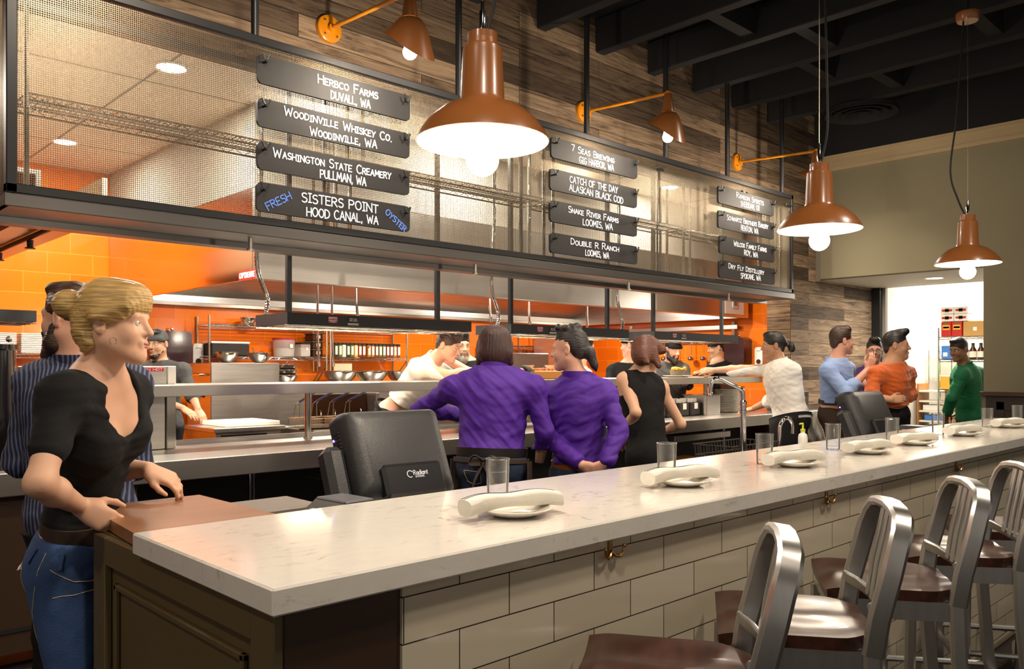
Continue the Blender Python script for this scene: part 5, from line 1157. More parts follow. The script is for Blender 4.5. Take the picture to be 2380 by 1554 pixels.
def rotm(yaw,pitch=0,roll=0):
    """columns: right, forward, up of a head or body that faces the world direction yaw (radians from +X)"""
    f = np.array([math.cos(yaw),math.sin(yaw),0]); r = np.array([math.sin(yaw),-math.cos(yaw),0]); u = np.array([0,0,1.0])
    f2 = f*math.cos(pitch)+u*math.sin(pitch); u2 = u*math.cos(pitch)-f*math.sin(pitch)
    r3 = r*math.cos(roll)+u2*math.sin(roll); u3 = u2*math.cos(roll)-r*math.sin(roll)
    return np.stack([r3,f2,u3],1)
def face_dir(th, tow=0):
    """world yaw of someone facing th degrees: 0 = to the right of the picture, 90 = away from the camera, 180 = to the left, 270 = to the camera"""
    a = math.radians(th); lat,dep = math.cos(a),math.sin(a); return math.atan2(dep*SA-lat*CA, dep*CA+lat*SA)
def band(parent, name, mt, c, R, rx, ry, hgt, th=.006, n=36, tilt=0):
    vs=[];fs=[]
    for j in range(n):
        a = 2*PI*j/n; ca,sa = math.cos(a),math.sin(a)
        for (rr,zz) in ((0,-hgt/2),(th,-hgt/2),(th,hgt/2),(0,hgt/2)):
            vs.append(V3(c)+R[:,0]*ca*(rx+rr)+R[:,1]*sa*(ry+rr)+R[:,2]*(zz+tilt*sa))
    for j in range(n):
        k = (j+1)%n
        for q in range(4): fs.append((j*4+q,k*4+q,k*4+(q+1)%4,j*4+(q+1)%4))
    return MB().add([Vector(v) for v in vs],fs).build(name,mt,parent,smooth=True)
def person(lab, head, hd, neck, shL, shR, elL, wrL, elR, wrR, pel, skin, s=1.0, fem=False, vox=.006, hair=None, beard=None, handL=None, handR=None,
           dims=(.155,.135,.165), depth=.105, shirt=('cloth_black',2.0), pants='cloth_black', ease=.014, fold=.004, low=0, hem=None, collar=None, cap_hat=None,
           face=True, top_cut=None, belt=None, apron=None, feet=None, headlen=1.0, ponytail=None, legs_dir=None, seed=1, bust=.0, glasses=False, stache=False, extra=None):
    head,neck,shL,shR,elL,wrL,elR,wrR,pel = map(V3,(head,neck,shL,shR,elL,wrL,elR,wrR,pel))
    tz = nrm(neck-pel); tx = shR-shL; tx = nrm(tx-tz*(tx@tz)); ty = np.cross(tz,tx); T = np.stack([tx,ty,tz],1)
    yaw = math.atan2(ty[1],ty[0]) if abs(ty[2])<.95 else face_dir(0)
    t = thing('person', lab, 'person', (pel[0],pel[1],0), yaw-PI/2)
    H = rotm(face_dir(hd[0]),math.radians(hd[1]),math.radians(hd[2] if len(hd)>2 else 0)); hs = s*headlen
    def hp(x,y,z): return head+(H[:,0]*x+H[:,1]*y+H[:,2]*z)*hs
    cw,ww,hw = dims
    L = np.linalg.norm(neck-pel); mid = (shL+shR)/2
    def torso(e,k=.05):
        return [ell(pel+tz*L*.70+ty*.008,(cw+e,depth+.012+e,.20*s+e),T,k), ell(pel+tz*L*.36,(ww+e,depth-.004+e,.19*s+e),T,k), ell(pel+tz*.0-ty*.012,(hw+e,depth+.018+e,.145*s+e),T,k),
                cap(neck+tz*.0,shL+tx*.01*s,.046*s+e*.6,.051*s+e,k), cap(neck,shR-tx*.01*s,.046*s+e*.6,.051*s+e,k), cap(pel+tz*L*.78-tx*cw*.55,shL,.075*s+e,.052*s+e,k), cap(pel+tz*L*.78+tx*cw*.55,shR,.075*s+e,.052*s+e,k)] + \
               ([ell(pel+tz*L*.66+ty*(depth-.005)+tx*sg*.075,(.058+bust+e,.046+bust+e,.058+bust+e),T,.04) for sg in (-1,1)] if fem else [])
    ua,fa = (.045*s,.038*s),(.038*s,.027*s)
    if fem: ua,fa = (.041*s,.0345*s),(.034*s,.0235*s)
    # --- skin: head, neck, trunk, arms and hands in one surface
    pr = [ell(hp(0,-.012,.035),np.array((.074,.094,.088))*hs,H,.02), ell(hp(0,.026,-.03),np.array((.058,.066,.080))*hs,H,.03),
          cap(hp(-.05,.0,-.052),hp(-.012,.066,-.098),.019*hs,.017*hs,.03), cap(hp(.05,.0,-.052),hp(.012,.066,-.098),.019*hs,.017*hs,.03),
          cap(hp(0,.076,-.098),hp(0,.074,-.090),.018*hs,None,.02), ell(hp(-.036,.056,-.03),np.array((.022,.026,.026))*hs,H,.02), ell(hp(.036,.056,-.03),np.array((.022,.026,.026))*hs,H,.02),
          cap(hp(-.034,.076,.022),hp(.034,.076,.022),.0125*hs,None,.02),
          sub(ell(hp(-.031,.097,.004),np.array((.017,.018,.0125))*hs,H,.012)), sub(ell(hp(.031,.097,.004),np.array((.017,.018,.0125))*hs,H,.012)),
          cap(hp(0,.086,.014),hp(0,.107,-.026),.0075*hs,.0115*hs,.010), cap(hp(-.011,.093,-.029),hp(.011,.093,-.029),.0085*hs,None,.006),
          cap(hp(-.014,.088,-.056),hp(.014,.088,-.056),.0085*hs,None,.010), cap(hp(-.012,.086,-.068),hp(.012,.086,-.068),.0085*hs,None,.008), sub(cap(hp(-.018,.098,-.0625),hp(.018,.098,-.0625),.002*hs,None,.004))]
    for sg in (-1,1):
        pr += [ell(hp(sg*.078,-.014,-.004),np.array((.008,.019,.031))*hs,H,.008), sub(ell(hp(sg*.085,-.010,-.002),np.array((.005,.010,.018))*hs,H,.004)),
               cap(hp(sg*.018,.083,.011),hp(sg*.045,.072,.009),.0056*hs,None,.004), cap(hp(sg*.019,.080,-.006),hp(sg*.044,.071,-.005),.0045*hs,None,.004)]
    pr += [cap(hp(0,-.018,-.05),neck-tz*.01,.050*s if fem else .058*s,.055*s if fem else .066*s,.03)]
    if extra: pr += extra(hp,H,hs)
    pr += torso(0)
    for sh,el,wr,hn,right in ((shL,elL,wrL,handL,False),(shR,elR,wrR,handR,True)):
        pr += [cap(sh,el,ua[0],ua[1],.03), cap(el,el+(wr-el)*.35,ua[1]*.98,fa[0]*1.06,.02), cap(el+(wr-el)*.35,wr,fa[0]*1.06,fa[1],.02)]
    nails = []
    for wr,el,hn,right in ((wrL,elL,handL,False),(wrR,elR,handR,True)):
        if hn is None: hn = (wr-el, np.array([0,0,1.0])+ty*.3, 28)
        q,tips = hand_prims(wr,hn[0],hn[1],s*(.92 if fem else 1.0),right,hn[2],hn[3] if len(hn)>3 else 0,hn[4] if len(hn)>4 else 1)
        pr += q; nails.append(tips)
    link_mesh('body', field_mesh(pr,vox,[(pel-tz*.02,-tz)]), skin, t)
    if face:
        for sg in (-1,1):
            e0 = hp(sg*.031,.0735,.003); b = MB(); HM = Matrix([list(H[i])+[e0[i]] for i in range(3)]+[[0,0,0,1]])
            b.ball((0,0,0),.0125*hs,14,10,T=HM); b.mi(1).ball((0,.0068*hs,0),.0063*hs,10,8,T=HM); b.build('eye',['eye_white','iris'],t,smooth=True)
            MB().tube([hp(sg*.014,.0885,.022),hp(sg*.030,.0875,.029),hp(sg*.048,.070,.024)],[.0042*hs,.0042*hs,.002*hs],8,flat=(.7,1)).build('eyebrow',(hair or ('hair_brown',))[0] if hair else 'hair_black',t,smooth=True)
        MB().tube([hp(-.022,.083,-.0625),hp(-.012,.0935,-.0585),hp(0,.0965,-.0592),hp(.012,.0935,-.0585),hp(.022,.083,-.0625)],[.001,.0052*hs,.0056*hs,.0052*hs,.001],8).tube([hp(-.022,.083,-.0625),hp(-.010,.0920,-.0672),hp(0,.0945,-.0685),hp(.010,.0920,-.0672),hp(.022,.083,-.0625)],[.001,.0052*hs,.006*hs,.0052*hs,.001],8).build('lips','lip',t,smooth=True)
    if glasses:
        b = MB()
        for sg in (-1,1):
            b.tube([hp(sg*.033+.022*math.cos(a),.104,.002+.016*math.sin(a)) for a in np.linspace(0,2*PI,17)],.0018*hs,6); b.tube([hp(sg*.055,.102,.006),hp(sg*.08,.03,.008),hp(sg*.083,-.02,.004)],.0018*hs,6)
        b.tube([hp(-.011,.104,.004),hp(.011,.104,.004)],.0018*hs,6).build('glasses','black_metal',t)
    if hair:
        hm, hpr, hcut = hair[0], hair[1](hp,H,hs), hair[2] if len(hair)>2 else None
        vert = len(hair)>3
        def strands(P):
            q = P-head
            a = np.arctan2(q@H[:,0],q@H[:,1]+.001) if vert else np.arctan2(q@H[:,0],q@H[:,2]+.02); w_ = q@(H[:,2] if vert else H[:,1])
            return .0011*np.sin(a*40+.8*np.sin(w_*22))+.0007*np.sin(a*83+w_*14)
        cuts = [(hp(*c0),H@np.array(nn)) for c0,nn in (hcut or [])]
        hair_o = link_mesh('hair', field_mesh(hpr,max(vox,.0045),cuts,strands), hm, t)
    if beard:
        def bn(P): q = P-head; return .002*np.sin(q@H[:,0]*420+3*np.sin(q@H[:,2]*150))*np.sin(q@H[:,1]*380)
        link_mesh('beard', field_mesh(beard[1](hp,H,hs),max(vox,.0045),[],bn), beard[0], t)
    if cap_hat:
        link_mesh('cap', field_mesh(cap_hat[1](hp,H,hs),max(vox,.005),[(hp(0,0,.028),-H[:,2]-H[:,1]*.0)]), cap_hat[0], t)
    # --- shirt
    sm_, sl = shirt[0],shirt[1]
    sp = torso(ease)
    for sh,el,wr in ((shL,elL,wrL),(shR,elR,wrR)):
        if sl<=0: continue
        if sl<=1: sp += [cap(sh,sh+(el-sh)*sl,ua[0]+ease,ua[1]+ease*1.3,.03)]
        else:
            sp += [cap(sh,el,ua[0]+ease,ua[1]+ease,.03),cap(el,el+(wr-el)*(sl-1)*.96,ua[1]+ease,fa[1]*1.25+ease*(1.0),.02)]
            if shirt[2:] == ('rolled',): q = el+(wr-el)*(sl-1)*.9; sp += [cap(q-(wr-el)*.10,q,ua[1]+ease+.008,ua[1]+ease+.010,.006)]
    hz = hem if hem is not None else -.06
    cuts = [(pel+tz*hz,-tz),(neck+tz*(.045 if collar else .065 if shirt[2:]==('vneck',) else .02),tz)]
    if sl<=0: sp = [p for p in sp]
    if top_cut: cuts += [(V3(c0),nrm(V3(nn))) for c0,nn in top_cut(pel,neck,tx,ty,tz,L)]
    neg = []
    if not collar: neg = [sub(ell(neck+ty*.035+tz*.02,(.068*s,.075*s,.06*s),T,.015))]
    if fem and shirt[2:]==('vneck',): neg = [sub(ell(neck+ty*.095-tz*.03,(.078,.08,.15),T@np.array(rotx(-28)),.012)), sub(ell(neck+tz*.03+ty*.01,(.085,.085,.06),T,.02))]
    if sl<=0: neg += [sub(ell(shL-tx*.045,(.055,.09,.10),T,.02)),sub(ell(shR+tx*.045,(.055,.09,.10),T,.02))]
    shirt_o = link_mesh('shirt' if sl>0 else 'dress', field_mesh(sp+neg,vox*1.1,cuts,folds(seed,fold,tz+.35*tx*((seed%3)-1))), sm_, t)
    if collar:
        nd = nrm(hp(0,-.018,-.05)-neck); Rn = np.stack([tx,np.cross(nd,tx),nd],1)
        band(shirt_o,'collar',collar,neck+nd*.030,Rn,.074*s,.079*s,.036,.007,tilt=-.014)
    # --- trousers, shoes
    hipL,hipR = pel-tx*.088*s-np.array([0,0,.05]), pel+tx*.088*s-np.array([0,0,.05])
    fwd = nrm(np.array([ty[0],ty[1],0])) if legs_dir is None else V3((math.cos(face_dir(legs_dir)),math.sin(face_dir(legs_dir)),0))
    rgt = np.array([fwd[1],-fwd[0],0])
    ft = feet or (0,0)
    base = np.array([pel[0]+fwd[0]*ft[0]+rgt[0]*ft[1],pel[1]+fwd[1]*ft[0]+rgt[1]*ft[1],0])
    pp = [ell(pel-ty*.012-np.array([0,0,.02]),(hw+.014,depth+.030,.14*s),T,.05)]; shp = []
    for hip,sg in ((hipL,-1),(hipR,1)):
        an = base+rgt*sg*.11*s+np.array([0,0,.09]); kn = ik(hip,an,np.linalg.norm(hip-an)*.51,np.linalg.norm(hip-an)*.50,fwd)
        pp += [cap(hip,kn,.095*s if fem else .090*s,.064*s,.05),cap(kn,an-np.array([0,0,.03]),.066*s,.056*s,.03)]
        shp.append([cap(an-np.array([0,0,.05])-fwd*.04,an-np.array([0,0,.055])+fwd*.15,.036,.034,.02)])
    tr_o = link_mesh('trousers', field_mesh(pp,max(vox*1.25,.008),[(pel+tz*(hz+.04 if low==0 else low),tz),((0,0,.045),(0,0,-1.0))],folds(seed+5,.0035,(0,0,1),.09)), pants, t)
    for q in shp: link_mesh('shoe', field_mesh(q,.009,[((0,0,.002),(0,0,-1.0))]), 'shoe', t)
    if belt: band(tr_o,'belt',belt[0],pel+tz*belt[1],T,hw+belt[2],depth+.028+belt[2]*.5,.038*s if len(belt)<4 else belt[3])
    if apron: apron(t,pel,tx,ty,tz,T,hw,depth,L)
    return t
def rotx(a):
    a = math.radians(a); return [[1,0,0],[0,math.cos(a),-math.sin(a)],[0,math.sin(a),math.cos(a)]]
# hair shapes, in the frame of the head
def h_short(up=.012, side=.006, front=.02):
    def f(hp,H,hs):
        return [ell(hp(0,-.016,.042),np.array((.076+side,.096+side,.086+up))*hs,H,.02), ell(hp(0,.04,.105),np.array((.056,.045,.022+up))*hs,H,.02), ell(hp(0,-.075,-.02),np.array((.052,.028,.05))*hs,H,.02),
                sub(ell(hp(0,.118,-.02),np.array((.088,.075,.088-front*.4))*hs,H,.012)), sub(ell(hp(-.085,.035,-.04),np.array((.03,.05,.055))*hs,H,.01)), sub(ell(hp(.085,.035,-.04),np.array((.03,.05,.055))*hs,H,.01)),
                sub(ell(hp(-.085,-.014,-.01),np.array((.022,.024,.036))*hs,H,.008)), sub(ell(hp(.085,-.014,-.01),np.array((.022,.024,.036))*hs,H,.008)), sub(ell(hp(0,-.03,-.125),np.array((.1,.1,.06))*hs,H,.01))]
    return f
def h_quiff(hp,H,hs): return h_short(.006,.001)(hp,H,hs)+[ell(hp(0,.045,.118),np.array((.055,.055,.028))*hs,H,.02), cap(hp(-.02,.075,.125),hp(.03,.08,.130),.022*hs,.02*hs,.02)]
def b_full(l=.03):
    def f(hp,H,hs):
        return [cap(hp(-.062,.008,-.03),hp(-.05,.03,-.085),.018*hs,.024*hs,.03),cap(hp(.062,.008,-.03),hp(.05,.03,-.085),.018*hs,.024*hs,.03),cap(hp(-.05,.03,-.085),hp(-.012,.075,-.105-l*.5),.024*hs,.027*hs,.03),cap(hp(.05,.03,-.085),hp(.012,.075,-.105-l*.5),.024*hs,.027*hs,.03),
                cap(hp(0,.08,-.10),hp(0,.08,-.105-l),.026*hs,.022*hs,.03),cap(hp(-.026,.085,-.05),hp(.026,.085,-.05),.0085*hs,None,.012),cap(hp(-.03,.08,-.055),hp(-.03,.075,-.09),.011*hs,None,.015),cap(hp(.03,.08,-.055),hp(.03,.075,-.09),.011*hs,None,.015),
                sub(ell(hp(0,.10,-.064),np.array((.019,.02,.0085))*hs,H,.006))]
    return f
def b_thin(hp,H,hs): return [cap(hp(-.055,.018,-.06),hp(-.012,.075,-.104),.014*hs,.018*hs,.02),cap(hp(.055,.018,-.06),hp(.012,.075,-.104),.014*hs,.018*hs,.02),cap(hp(-.012,.075,-.104),hp(.012,.075,-.104),.0205*hs,None,.02),cap(hp(-.022,.086,-.05),hp(.022,.086,-.05),.0055*hs,None,.008)]
def c_skull(hp,H,hs): return [ell(hp(0,-.013,.044),np.array((.083,.103,.090))*hs,H,.02), cap(hp(-.06,.05,.04),hp(.06,.05,.04),.03*hs,None,.03)]
def D(u,v,d): return at(u,v,D=d)
def cam_dir(lat,up,dep): return np.array([SA*lat+CA*dep,-CA*lat+SA*dep,up])   # right, up, away as seen from the camera
# ---- blonde server in the foreground
def hair_blonde(hp,H,hs):
    return [ell(hp(0,-.018,.045),np.array((.086,.106,.098))*hs,H,.02), ell(hp(0,.055,.080),np.array((.070,.050,.048))*hs,H,.03), cap(hp(.07,.06,.055),hp(.083,-.02,.015),.020*hs,.022*hs,.02), cap(hp(-.07,.06,.055),hp(-.083,-.02,.015),.020*hs,.022*hs,.02),
            ell(hp(0,-.085,-.02),np.array((.062,.040,.062))*hs,H,.03), ell(hp(0,-.145,.055),np.array((.048,.046,.046))*hs,H,.015), cap(hp(0,-.10,.05),hp(0,-.13,.055),.030*hs,None,.02), cap(hp(.05,-.05,-.06),hp(.03,-.075,-.085),.02*hs,.012*hs,.02), cap(hp(-.05,-.05,-.06),hp(-.03,-.075,-.085),.02*hs,.012*hs,.02),
            sub(ell(hp(0,.13,-.025),np.array((.10,.075,.062))*hs,H,.012)), sub(ell(hp(.09,-.014,-.022),np.array((.024,.022,.032))*hs,H,.006)), sub(ell(hp(-.09,-.014,-.022),np.array((.024,.022,.032))*hs,H,.006)), sub(ell(hp(.085,.05,-.05),np.array((.05,.05,.055))*hs,H,.01)), sub(ell(hp(-.085,.05,-.05),np.array((.05,.05,.055))*hs,H,.01))]
def on_mesh(o, r, p, off=.0015):
    """the point of mesh o nearest to world point p, lifted by off"""
    inv = (Matrix.Translation(r.location) @ r.rotation_euler.to_matrix().to_4x4()); q = inv.inverted() @ Vector(p)
    ok, loc, no, ix = o.closest_point_on_mesh(q); return inv @ (loc+no*off)
def stitch_lines(t, o, name, lines, r=.0013, m='stitch', off=.0012):
    b = MB()
    for ln in lines:
        P = smooth_path([Vector(p) for p in ln],1) if len(ln)>99 else [Vector(p) for p in ln]; out = []
        for a,c_ in zip(P[:-1],P[1:]): out += [a.lerp(c_,k/6) for k in range(6)]
        out.append(P[-1]); b.tube([on_mesh(o,t,p,off) for p in out],r,5)
    return b.build(name,m,o)
def jeans_detail(t,pel,tx,ty,tz,T,hw,depth,L):
    o = [c for c in t.children if c.name.startswith('trousers')][0]
    def sf(a,z): ca,sa = math.cos(math.radians(a)),math.sin(math.radians(a)); return pel+tx*ca*(hw+.03)+ty*sa*(depth+.05)+tz*z
    stitch_lines(t,o,'pocket_stitching',[[sf(-74,-.03),sf(-74,-.15),sf(-52,-.18),sf(-30,-.15),sf(-30,-.03),sf(-74,-.03)]])
    stitch_lines(t,o,'pocket_embroidery',[[sf(-72+2*q,-.14+.02*q),sf(-52,-.10+.012*q),sf(-32,-.07-.004*q)] for q in range(4)],.0012)
    b = MB(); b.tube([on_mesh(o,t,sf(a,-.048),.001) for a in (-66,-58,-50,-42)],.011,6,flat=(1,.15)); b.build('pocket_patch','leather_tan',o)
    stitch_lines(t,o,'seam_stitching',[[sf(12,.0),sf(35,-.035),sf(60,-.05)],[sf(0,.05),sf(0,-.30)],[sf(20,-.075),sf(62,-.078)]])
    for a in (-18,22,-100): MB().tube([on_mesh(o,t,sf(a,.05),.003),on_mesh(o,t,sf(a,.0),.003)],.006,6,flat=(1,.4)).build('belt_loop','denim',o)
pA = person('blonde woman with bun in black V-neck top and jeans gripping the brown counter top',
  D(268,752,2.20),(2,-2),D(226,880,2.24),D(296,915,2.40),D(148,926,2.10),D(258,1090,2.52),D(345,1090,2.46),D(92,1122,1.96),D(187,1176,2.145),D(190,1258,2.35),'skin_fair',.95,True,.0046,
  ('hair_blonde',hair_blonde),None,(cam_dir(.86,-.42,.1),cam_dir(.35,.85,-.35),(28,34,38,40),.4,.9),(cam_dir(.80,-.50,.12),cam_dir(-.05,.45,-.9),(52,56,60,62),0,1.15),
  (.134,.112,.142),.070,('cloth_black',.62,'vneck'),'denim',.009,.006,low=.055,hem=.086,belt=('cloth_brown',.068,-.014,.052),apron=jeans_detail,seed=3,bust=.0,headlen=.91)
_e = Vector(V3(D(262,789,2.12)))
MB().tube([_e+Vector((.009*math.cos(a)*SA,-.009*math.cos(a)*CA,.009*math.sin(a)-.004)) for a in np.linspace(0,2*PI,17)],.0012,6).build('earring','chrome',pA)
# ---- bearded man in the pinstriped shirt
person('bearded man in blue pinstriped shirt standing behind the blonde woman',
  D(163,740,2.95),(165,0),D(185,850,2.98),D(82,893,2.95),D(306,893,3.05),D(45,1072,2.98),D(150,1085,3.22),D(318,1080,3.1),D(240,1090,3.3),D(190,1185,2.98),'skin_pink',1.0,False,.006,
  ('hair_brown',h_short(.006,.003)),('hair_brown',b_full(.05)),None,None,(.175,.165,.17),.12,('cloth_stripe',1.45,'rolled'),'cloth_black',.014,.0045,hem=-.1,collar='cloth_stripe',seed=4)
# ---- cook with the dark cap at the cutting board
person('cook in charcoal coat and dark cap leaning on the white cutting board',
  D(366,799,7.23),(262,-6),D(372,848,7.28),D(425,862,7.28),D(322,864,7.28),D(443,912,7.23),D(460,950,7.13),D(352,925,7.08),D(425,948,7.03),D(378,985,7.30),'skin_tan',1.0,False,.0052,
  ('hair_black',h_short(.004,.003)),('hair_black',b_thin),(cam_dir(.55,-.7,-.3),cam_dir(.5,.6,-.5),24,.5),(cam_dir(.8,-.5,-.2),cam_dir(.2,.8,-.4),12,.4),(.165,.15,.16),.11,('cloth_charcoal',1.25,'rolled'),'cloth_black',.016,.004,collar='cloth_charcoal',cap_hat=('cloth_charcoal',c_skull),seed=5)
# ---- white chef leaning over the pass
def bib(col,w0=.8,top=.0,btm=-.55,back=True,knot=True):
    def f(t,pel,tx,ty,tz,T,hw,depth,L):
        n = 20; vs=[]; zs = [top,top-.08,top-.2,btm] ; a0,a1 = (-200,20) if back else (20,160)
        for z in zs:
            for j in range(n+1):
                a = math.radians(a0+(a1-a0)*j/n); up = np.array([0,0,1.0]) if z<0 else tz
                vs.append(Vector(pel+tx*math.cos(a)*(hw+.036-.0*z)+ty*math.sin(a)*(depth+.062)+up*z))
        fs = [(i*(n+1)+j,i*(n+1)+j+1,(i+1)*(n+1)+j+1,(i+1)*(n+1)+j) for i in range(3) for j in range(n)]
        o = MB().add(vs,fs).build('apron',col,t,smooth=True); sd = o.modifiers.new('thickness','SOLIDIFY'); sd.thickness = .005
        band(t,'apron_string',col,pel+tz*(top),T,hw+.034,depth+.06,.03)
    return f
def front_apron(col): return bib(col,.8,.04,-.55,False)
pD = person('young chef in white coat and black apron leaning far over the pass',
  D(1043,803,6.75),(335,-22),D(1003,842,6.85),D(1028,832,6.99),D(972,853,6.69),D(1092,866,6.95),D(1150,868,6.78),D(1046,872,6.53),D(1112,860,6.43),D(908,966,6.95),'skin_pink',1.05,False,.0052,
  ('hair_brown',h_short(.014,.004)),None,(cam_dir(.9,-.1,-.2),cam_dir(0,1,0),20),(cam_dir(.95,-.1,-.2),cam_dir(.1,.95,-.3),18,.3),(.165,.145,.16),.11,('cloth_white',1.22,'rolled'),'cloth_black',.016,.005,hem=.16,low=.19,collar='cloth_white',apron=front_apron('cloth_black'),seed=6,headlen=1.0,legs_dir=0)
# ---- grey bearded cook behind him
person('grey bearded cook in black coat half hidden behind the leaning chef',
  D(1070,803,7.35),(300,-8),D(1092,850,7.4),D(1160,862,7.4),D(1045,862,7.4),D(1228,868,7.25),D(1212,862,7.0),D(1030,905,7.2),D(1085,925,7.0),D(1105,970,7.4),'skin_fair',1.02,False,.006,
  ('hair_black',h_short()),('hair_grey',b_full(.03)),(cam_dir(-.9,-.1,-.3),cam_dir(0,.9,-.4),25),None,(.165,.15,.16),.11,('cloth_black',1.9),'cloth_black',seed=7,collar='cloth_black')
# ---- two servers in purple, seen from behind
def hair_bob(hp,H,hs):
    return [ell(hp(0,-.012,.03),np.array((.096,.112,.098))*hs,H,.02), ell(hp(0,-.045,-.045),np.array((.098,.072,.078))*hs,H,.04), cap(hp(-.082,.015,.01),hp(-.084,.02,-.085),.022*hs,.024*hs,.03), cap(hp(.082,.015,.01),hp(.084,.02,-.085),.022*hs,.024*hs,.03), sub(ell(hp(0,.12,-.03),np.array((.07,.07,.10))*hs,H,.015)), sub(ell(hp(0,-.02,-.175),np.array((.14,.14,.06))*hs,H,.01))]
def back_apron(t,pel,tx,ty,tz,T,hw,depth,L):
    # short dark waist apron tied at the back, jeans pockets
    band(t,'apron_string','cloth_brown',pel+tz*.0,T,hw+.022,depth+.05,.022)
    b = MB()
    for sg in (-1,1):
        b.tube(smooth_path([pel-ty*(depth+.062)+tz*.0,pel-ty*(depth+.085)+tx*sg*.05+tz*.03,pel-ty*(depth+.08)+tx*sg*.075-tz*.01,pel-ty*(depth+.068)+tx*sg*.02-tz*.01],4),.010,6,flat=(1.6,.5))
        b.tube(smooth_path([pel-ty*(depth+.06)-tz*.005,pel-ty*(depth+.075)+tx*sg*.045-tz*.10,pel-ty*(depth+.06)+tx*sg*.06-tz*.2],4),.012,6,flat=(1.8,.4))
    b.build('apron_bow','cloth_brown',t,smooth=True)
    for sg in (-1,1):
        vs = []
        for z in (0,-.13,-.26):
            for j in range(6):
                a = math.radians((8 if sg>0 else 172)+ (12*j if sg>0 else -12*j)-30*sg); vs.append(Vector(pel+tx*math.cos(a)*(hw+.045)+ty*math.sin(a)*(depth+.065)+np.array([0,0,z])))
        MB().add(vs,[(i*6+j,i*6+j+1,(i+1)*6+j+1,(i+1)*6+j) for i in range(2) for j in range(5)]).build('apron_side','cloth_brown',t,smooth=True)
    o = [c for c in t.children if c.name.startswith('trousers')][0]
    for sg in (-1,1):
        P_ = lambda x,z: pel+tx*(sg*.085+x)-ty*(depth+.04)+tz*z
        stitch_lines(t,o,'pocket_stitching',[[P_(-.06,-.06),P_(.06,-.06),P_(.055,-.17),P_(0,-.19),P_(-.055,-.17),P_(-.06,-.06)]],.0014)
person('woman with brown bob haircut in purple shirt, seen from behind',
  D(1150,806,4.58),(95,-8),D(1148,868,4.55),D(1052,903,4.58),D(1240,903,4.50),D(976,950,4.74),D(1066,962,5.0),D(1266,1002,4.50),D(1252,1082,4.72),D(1142,1068,4.52),'skin_fair',.98,True,.006,
  ('hair_chestnut',hair_bob,None,1),None,None,None,(.178,.165,.182),.125,('cloth_purple',1.97),'denim_dark',.015,.010,low=.035,hem=.06,collar='cloth_purple',belt=('leather_black',.045,.012,.046),apron=back_apron,face=False,seed=8)
def hair_mohawk(hp,H,hs):
    r = random.Random(5); out = [ell(hp(0,-.02,.045),np.array((.074,.100,.090))*hs,H,.02), ell(hp(0,-.06,.0),np.array((.068,.060,.066))*hs,H,.03), cap(hp(0,-.105,-.01),hp(.0,-.125,-.03),.030*hs,.030*hs,.02), cap(hp(0,-.125,-.03),hp(.015,-.145,-.10),.034*hs,.022*hs,.02), cap(hp(.015,-.145,-.10),hp(.03,-.15,-.135),.020*hs,.008*hs,.02), sub(ell(hp(0,.118,-.03),np.array((.09,.08,.10))*hs,H,.01)),
        sub(ell(hp(.085,.02,-.02),np.array((.035,.055,.06))*hs,H,.01)), sub(ell(hp(-.085,.02,-.02),np.array((.035,.055,.06))*hs,H,.01))]
    for k in range(16):
        y = .06-.12*r.random(); x = r.uniform(-.04,.04); out.append(ell(hp(x,y,.128+r.uniform(-.01,.012)),np.array((.02,.022,.019))*hs,H,.008))
    return out
person('woman with shaved side and dark ponytail in purple shirt, hands clasped behind her',
  D(1322,812,4.62),(158,-4),D(1342,882,4.62),D(1282,918,4.70),D(1404,914,4.58),D(1264,1010,4.66),D(1352,1080,4.42),D(1440,1000,4.50),D(1408,1076,4.40),D(1348,1090,4.66),'skin_pink',.95,True,.006,
  ('hair_black',hair_mohawk),None,(cam_dir(.85,-.3,-.1),cam_dir(.1,-.3,-.95),30),(cam_dir(-.8,-.45,.05),cam_dir(0,-.3,-.95),35),(.150,.128,.150),.108,('cloth_purple',1.92),'denim_dark',.015,.010,low=.03,hem=.05,collar='cloth_purple',belt=('leather_tan',.038,.008,.03),seed=9,legs_dir=100)
# ---- cooks on the far side of the pass
person('dark haired chef in white coat half hidden behind the second purple shirt',
  D(1358,806,8.15),(20,-10),D(1345,858,8.25),D(1330,872,8.40),D(1360,872,8.05),D(1300,905,8.25),D(1290,880,8.05),D(1390,905,7.95),D(1400,900,7.85),D(1345,975,8.35),'skin_pink',1.0,False,.0065,('hair_black',h_short()),('hair_brown',b_thin),None,None,(.165,.15,.16),.11,('cloth_white',1.5),'cloth_black',collar='cloth_white',apron=front_apron('cloth_black'),seed=10)
person('cook in black shirt and black cap behind the red haired woman',
  D(1466,802,8.80),(150,-5),D(1462,845,8.85),D(1425,862,8.90),D(1505,862,8.80),D(1412,905,8.75),D(1430,915,8.55),D(1520,900,8.75),D(1500,915,8.55),D(1465,968,8.90),'skin_pink',1.02,False,.0065,('hair_black',h_short(.004,.002)),None,None,None,(.175,.165,.17),.12,('cloth_black',.8),'cloth_black',cap_hat=('cloth_black',c_skull),seed=11)
person('black bearded cook in black cap bending over the plate of food',
  D(1563,812,9.4),(300,-18),D(1560,846,9.5),D(1588,858,9.5),D(1532,858,9.5),D(1600,895,9.4),D(1585,880,9.15),D(1528,895,9.4),D(1550,885,9.15),D(1560,950,9.6),'skin_pink',1.0,False,.0055,('hair_black',h_short(.004,.002)),('hair_black',b_full(.035)),None,None,(.17,.155,.16),.115,('cloth_charcoal',1.3,'rolled'),'cloth_black',collar='cloth_charcoal',cap_hat=('cloth_black',c_skull),seed=12)
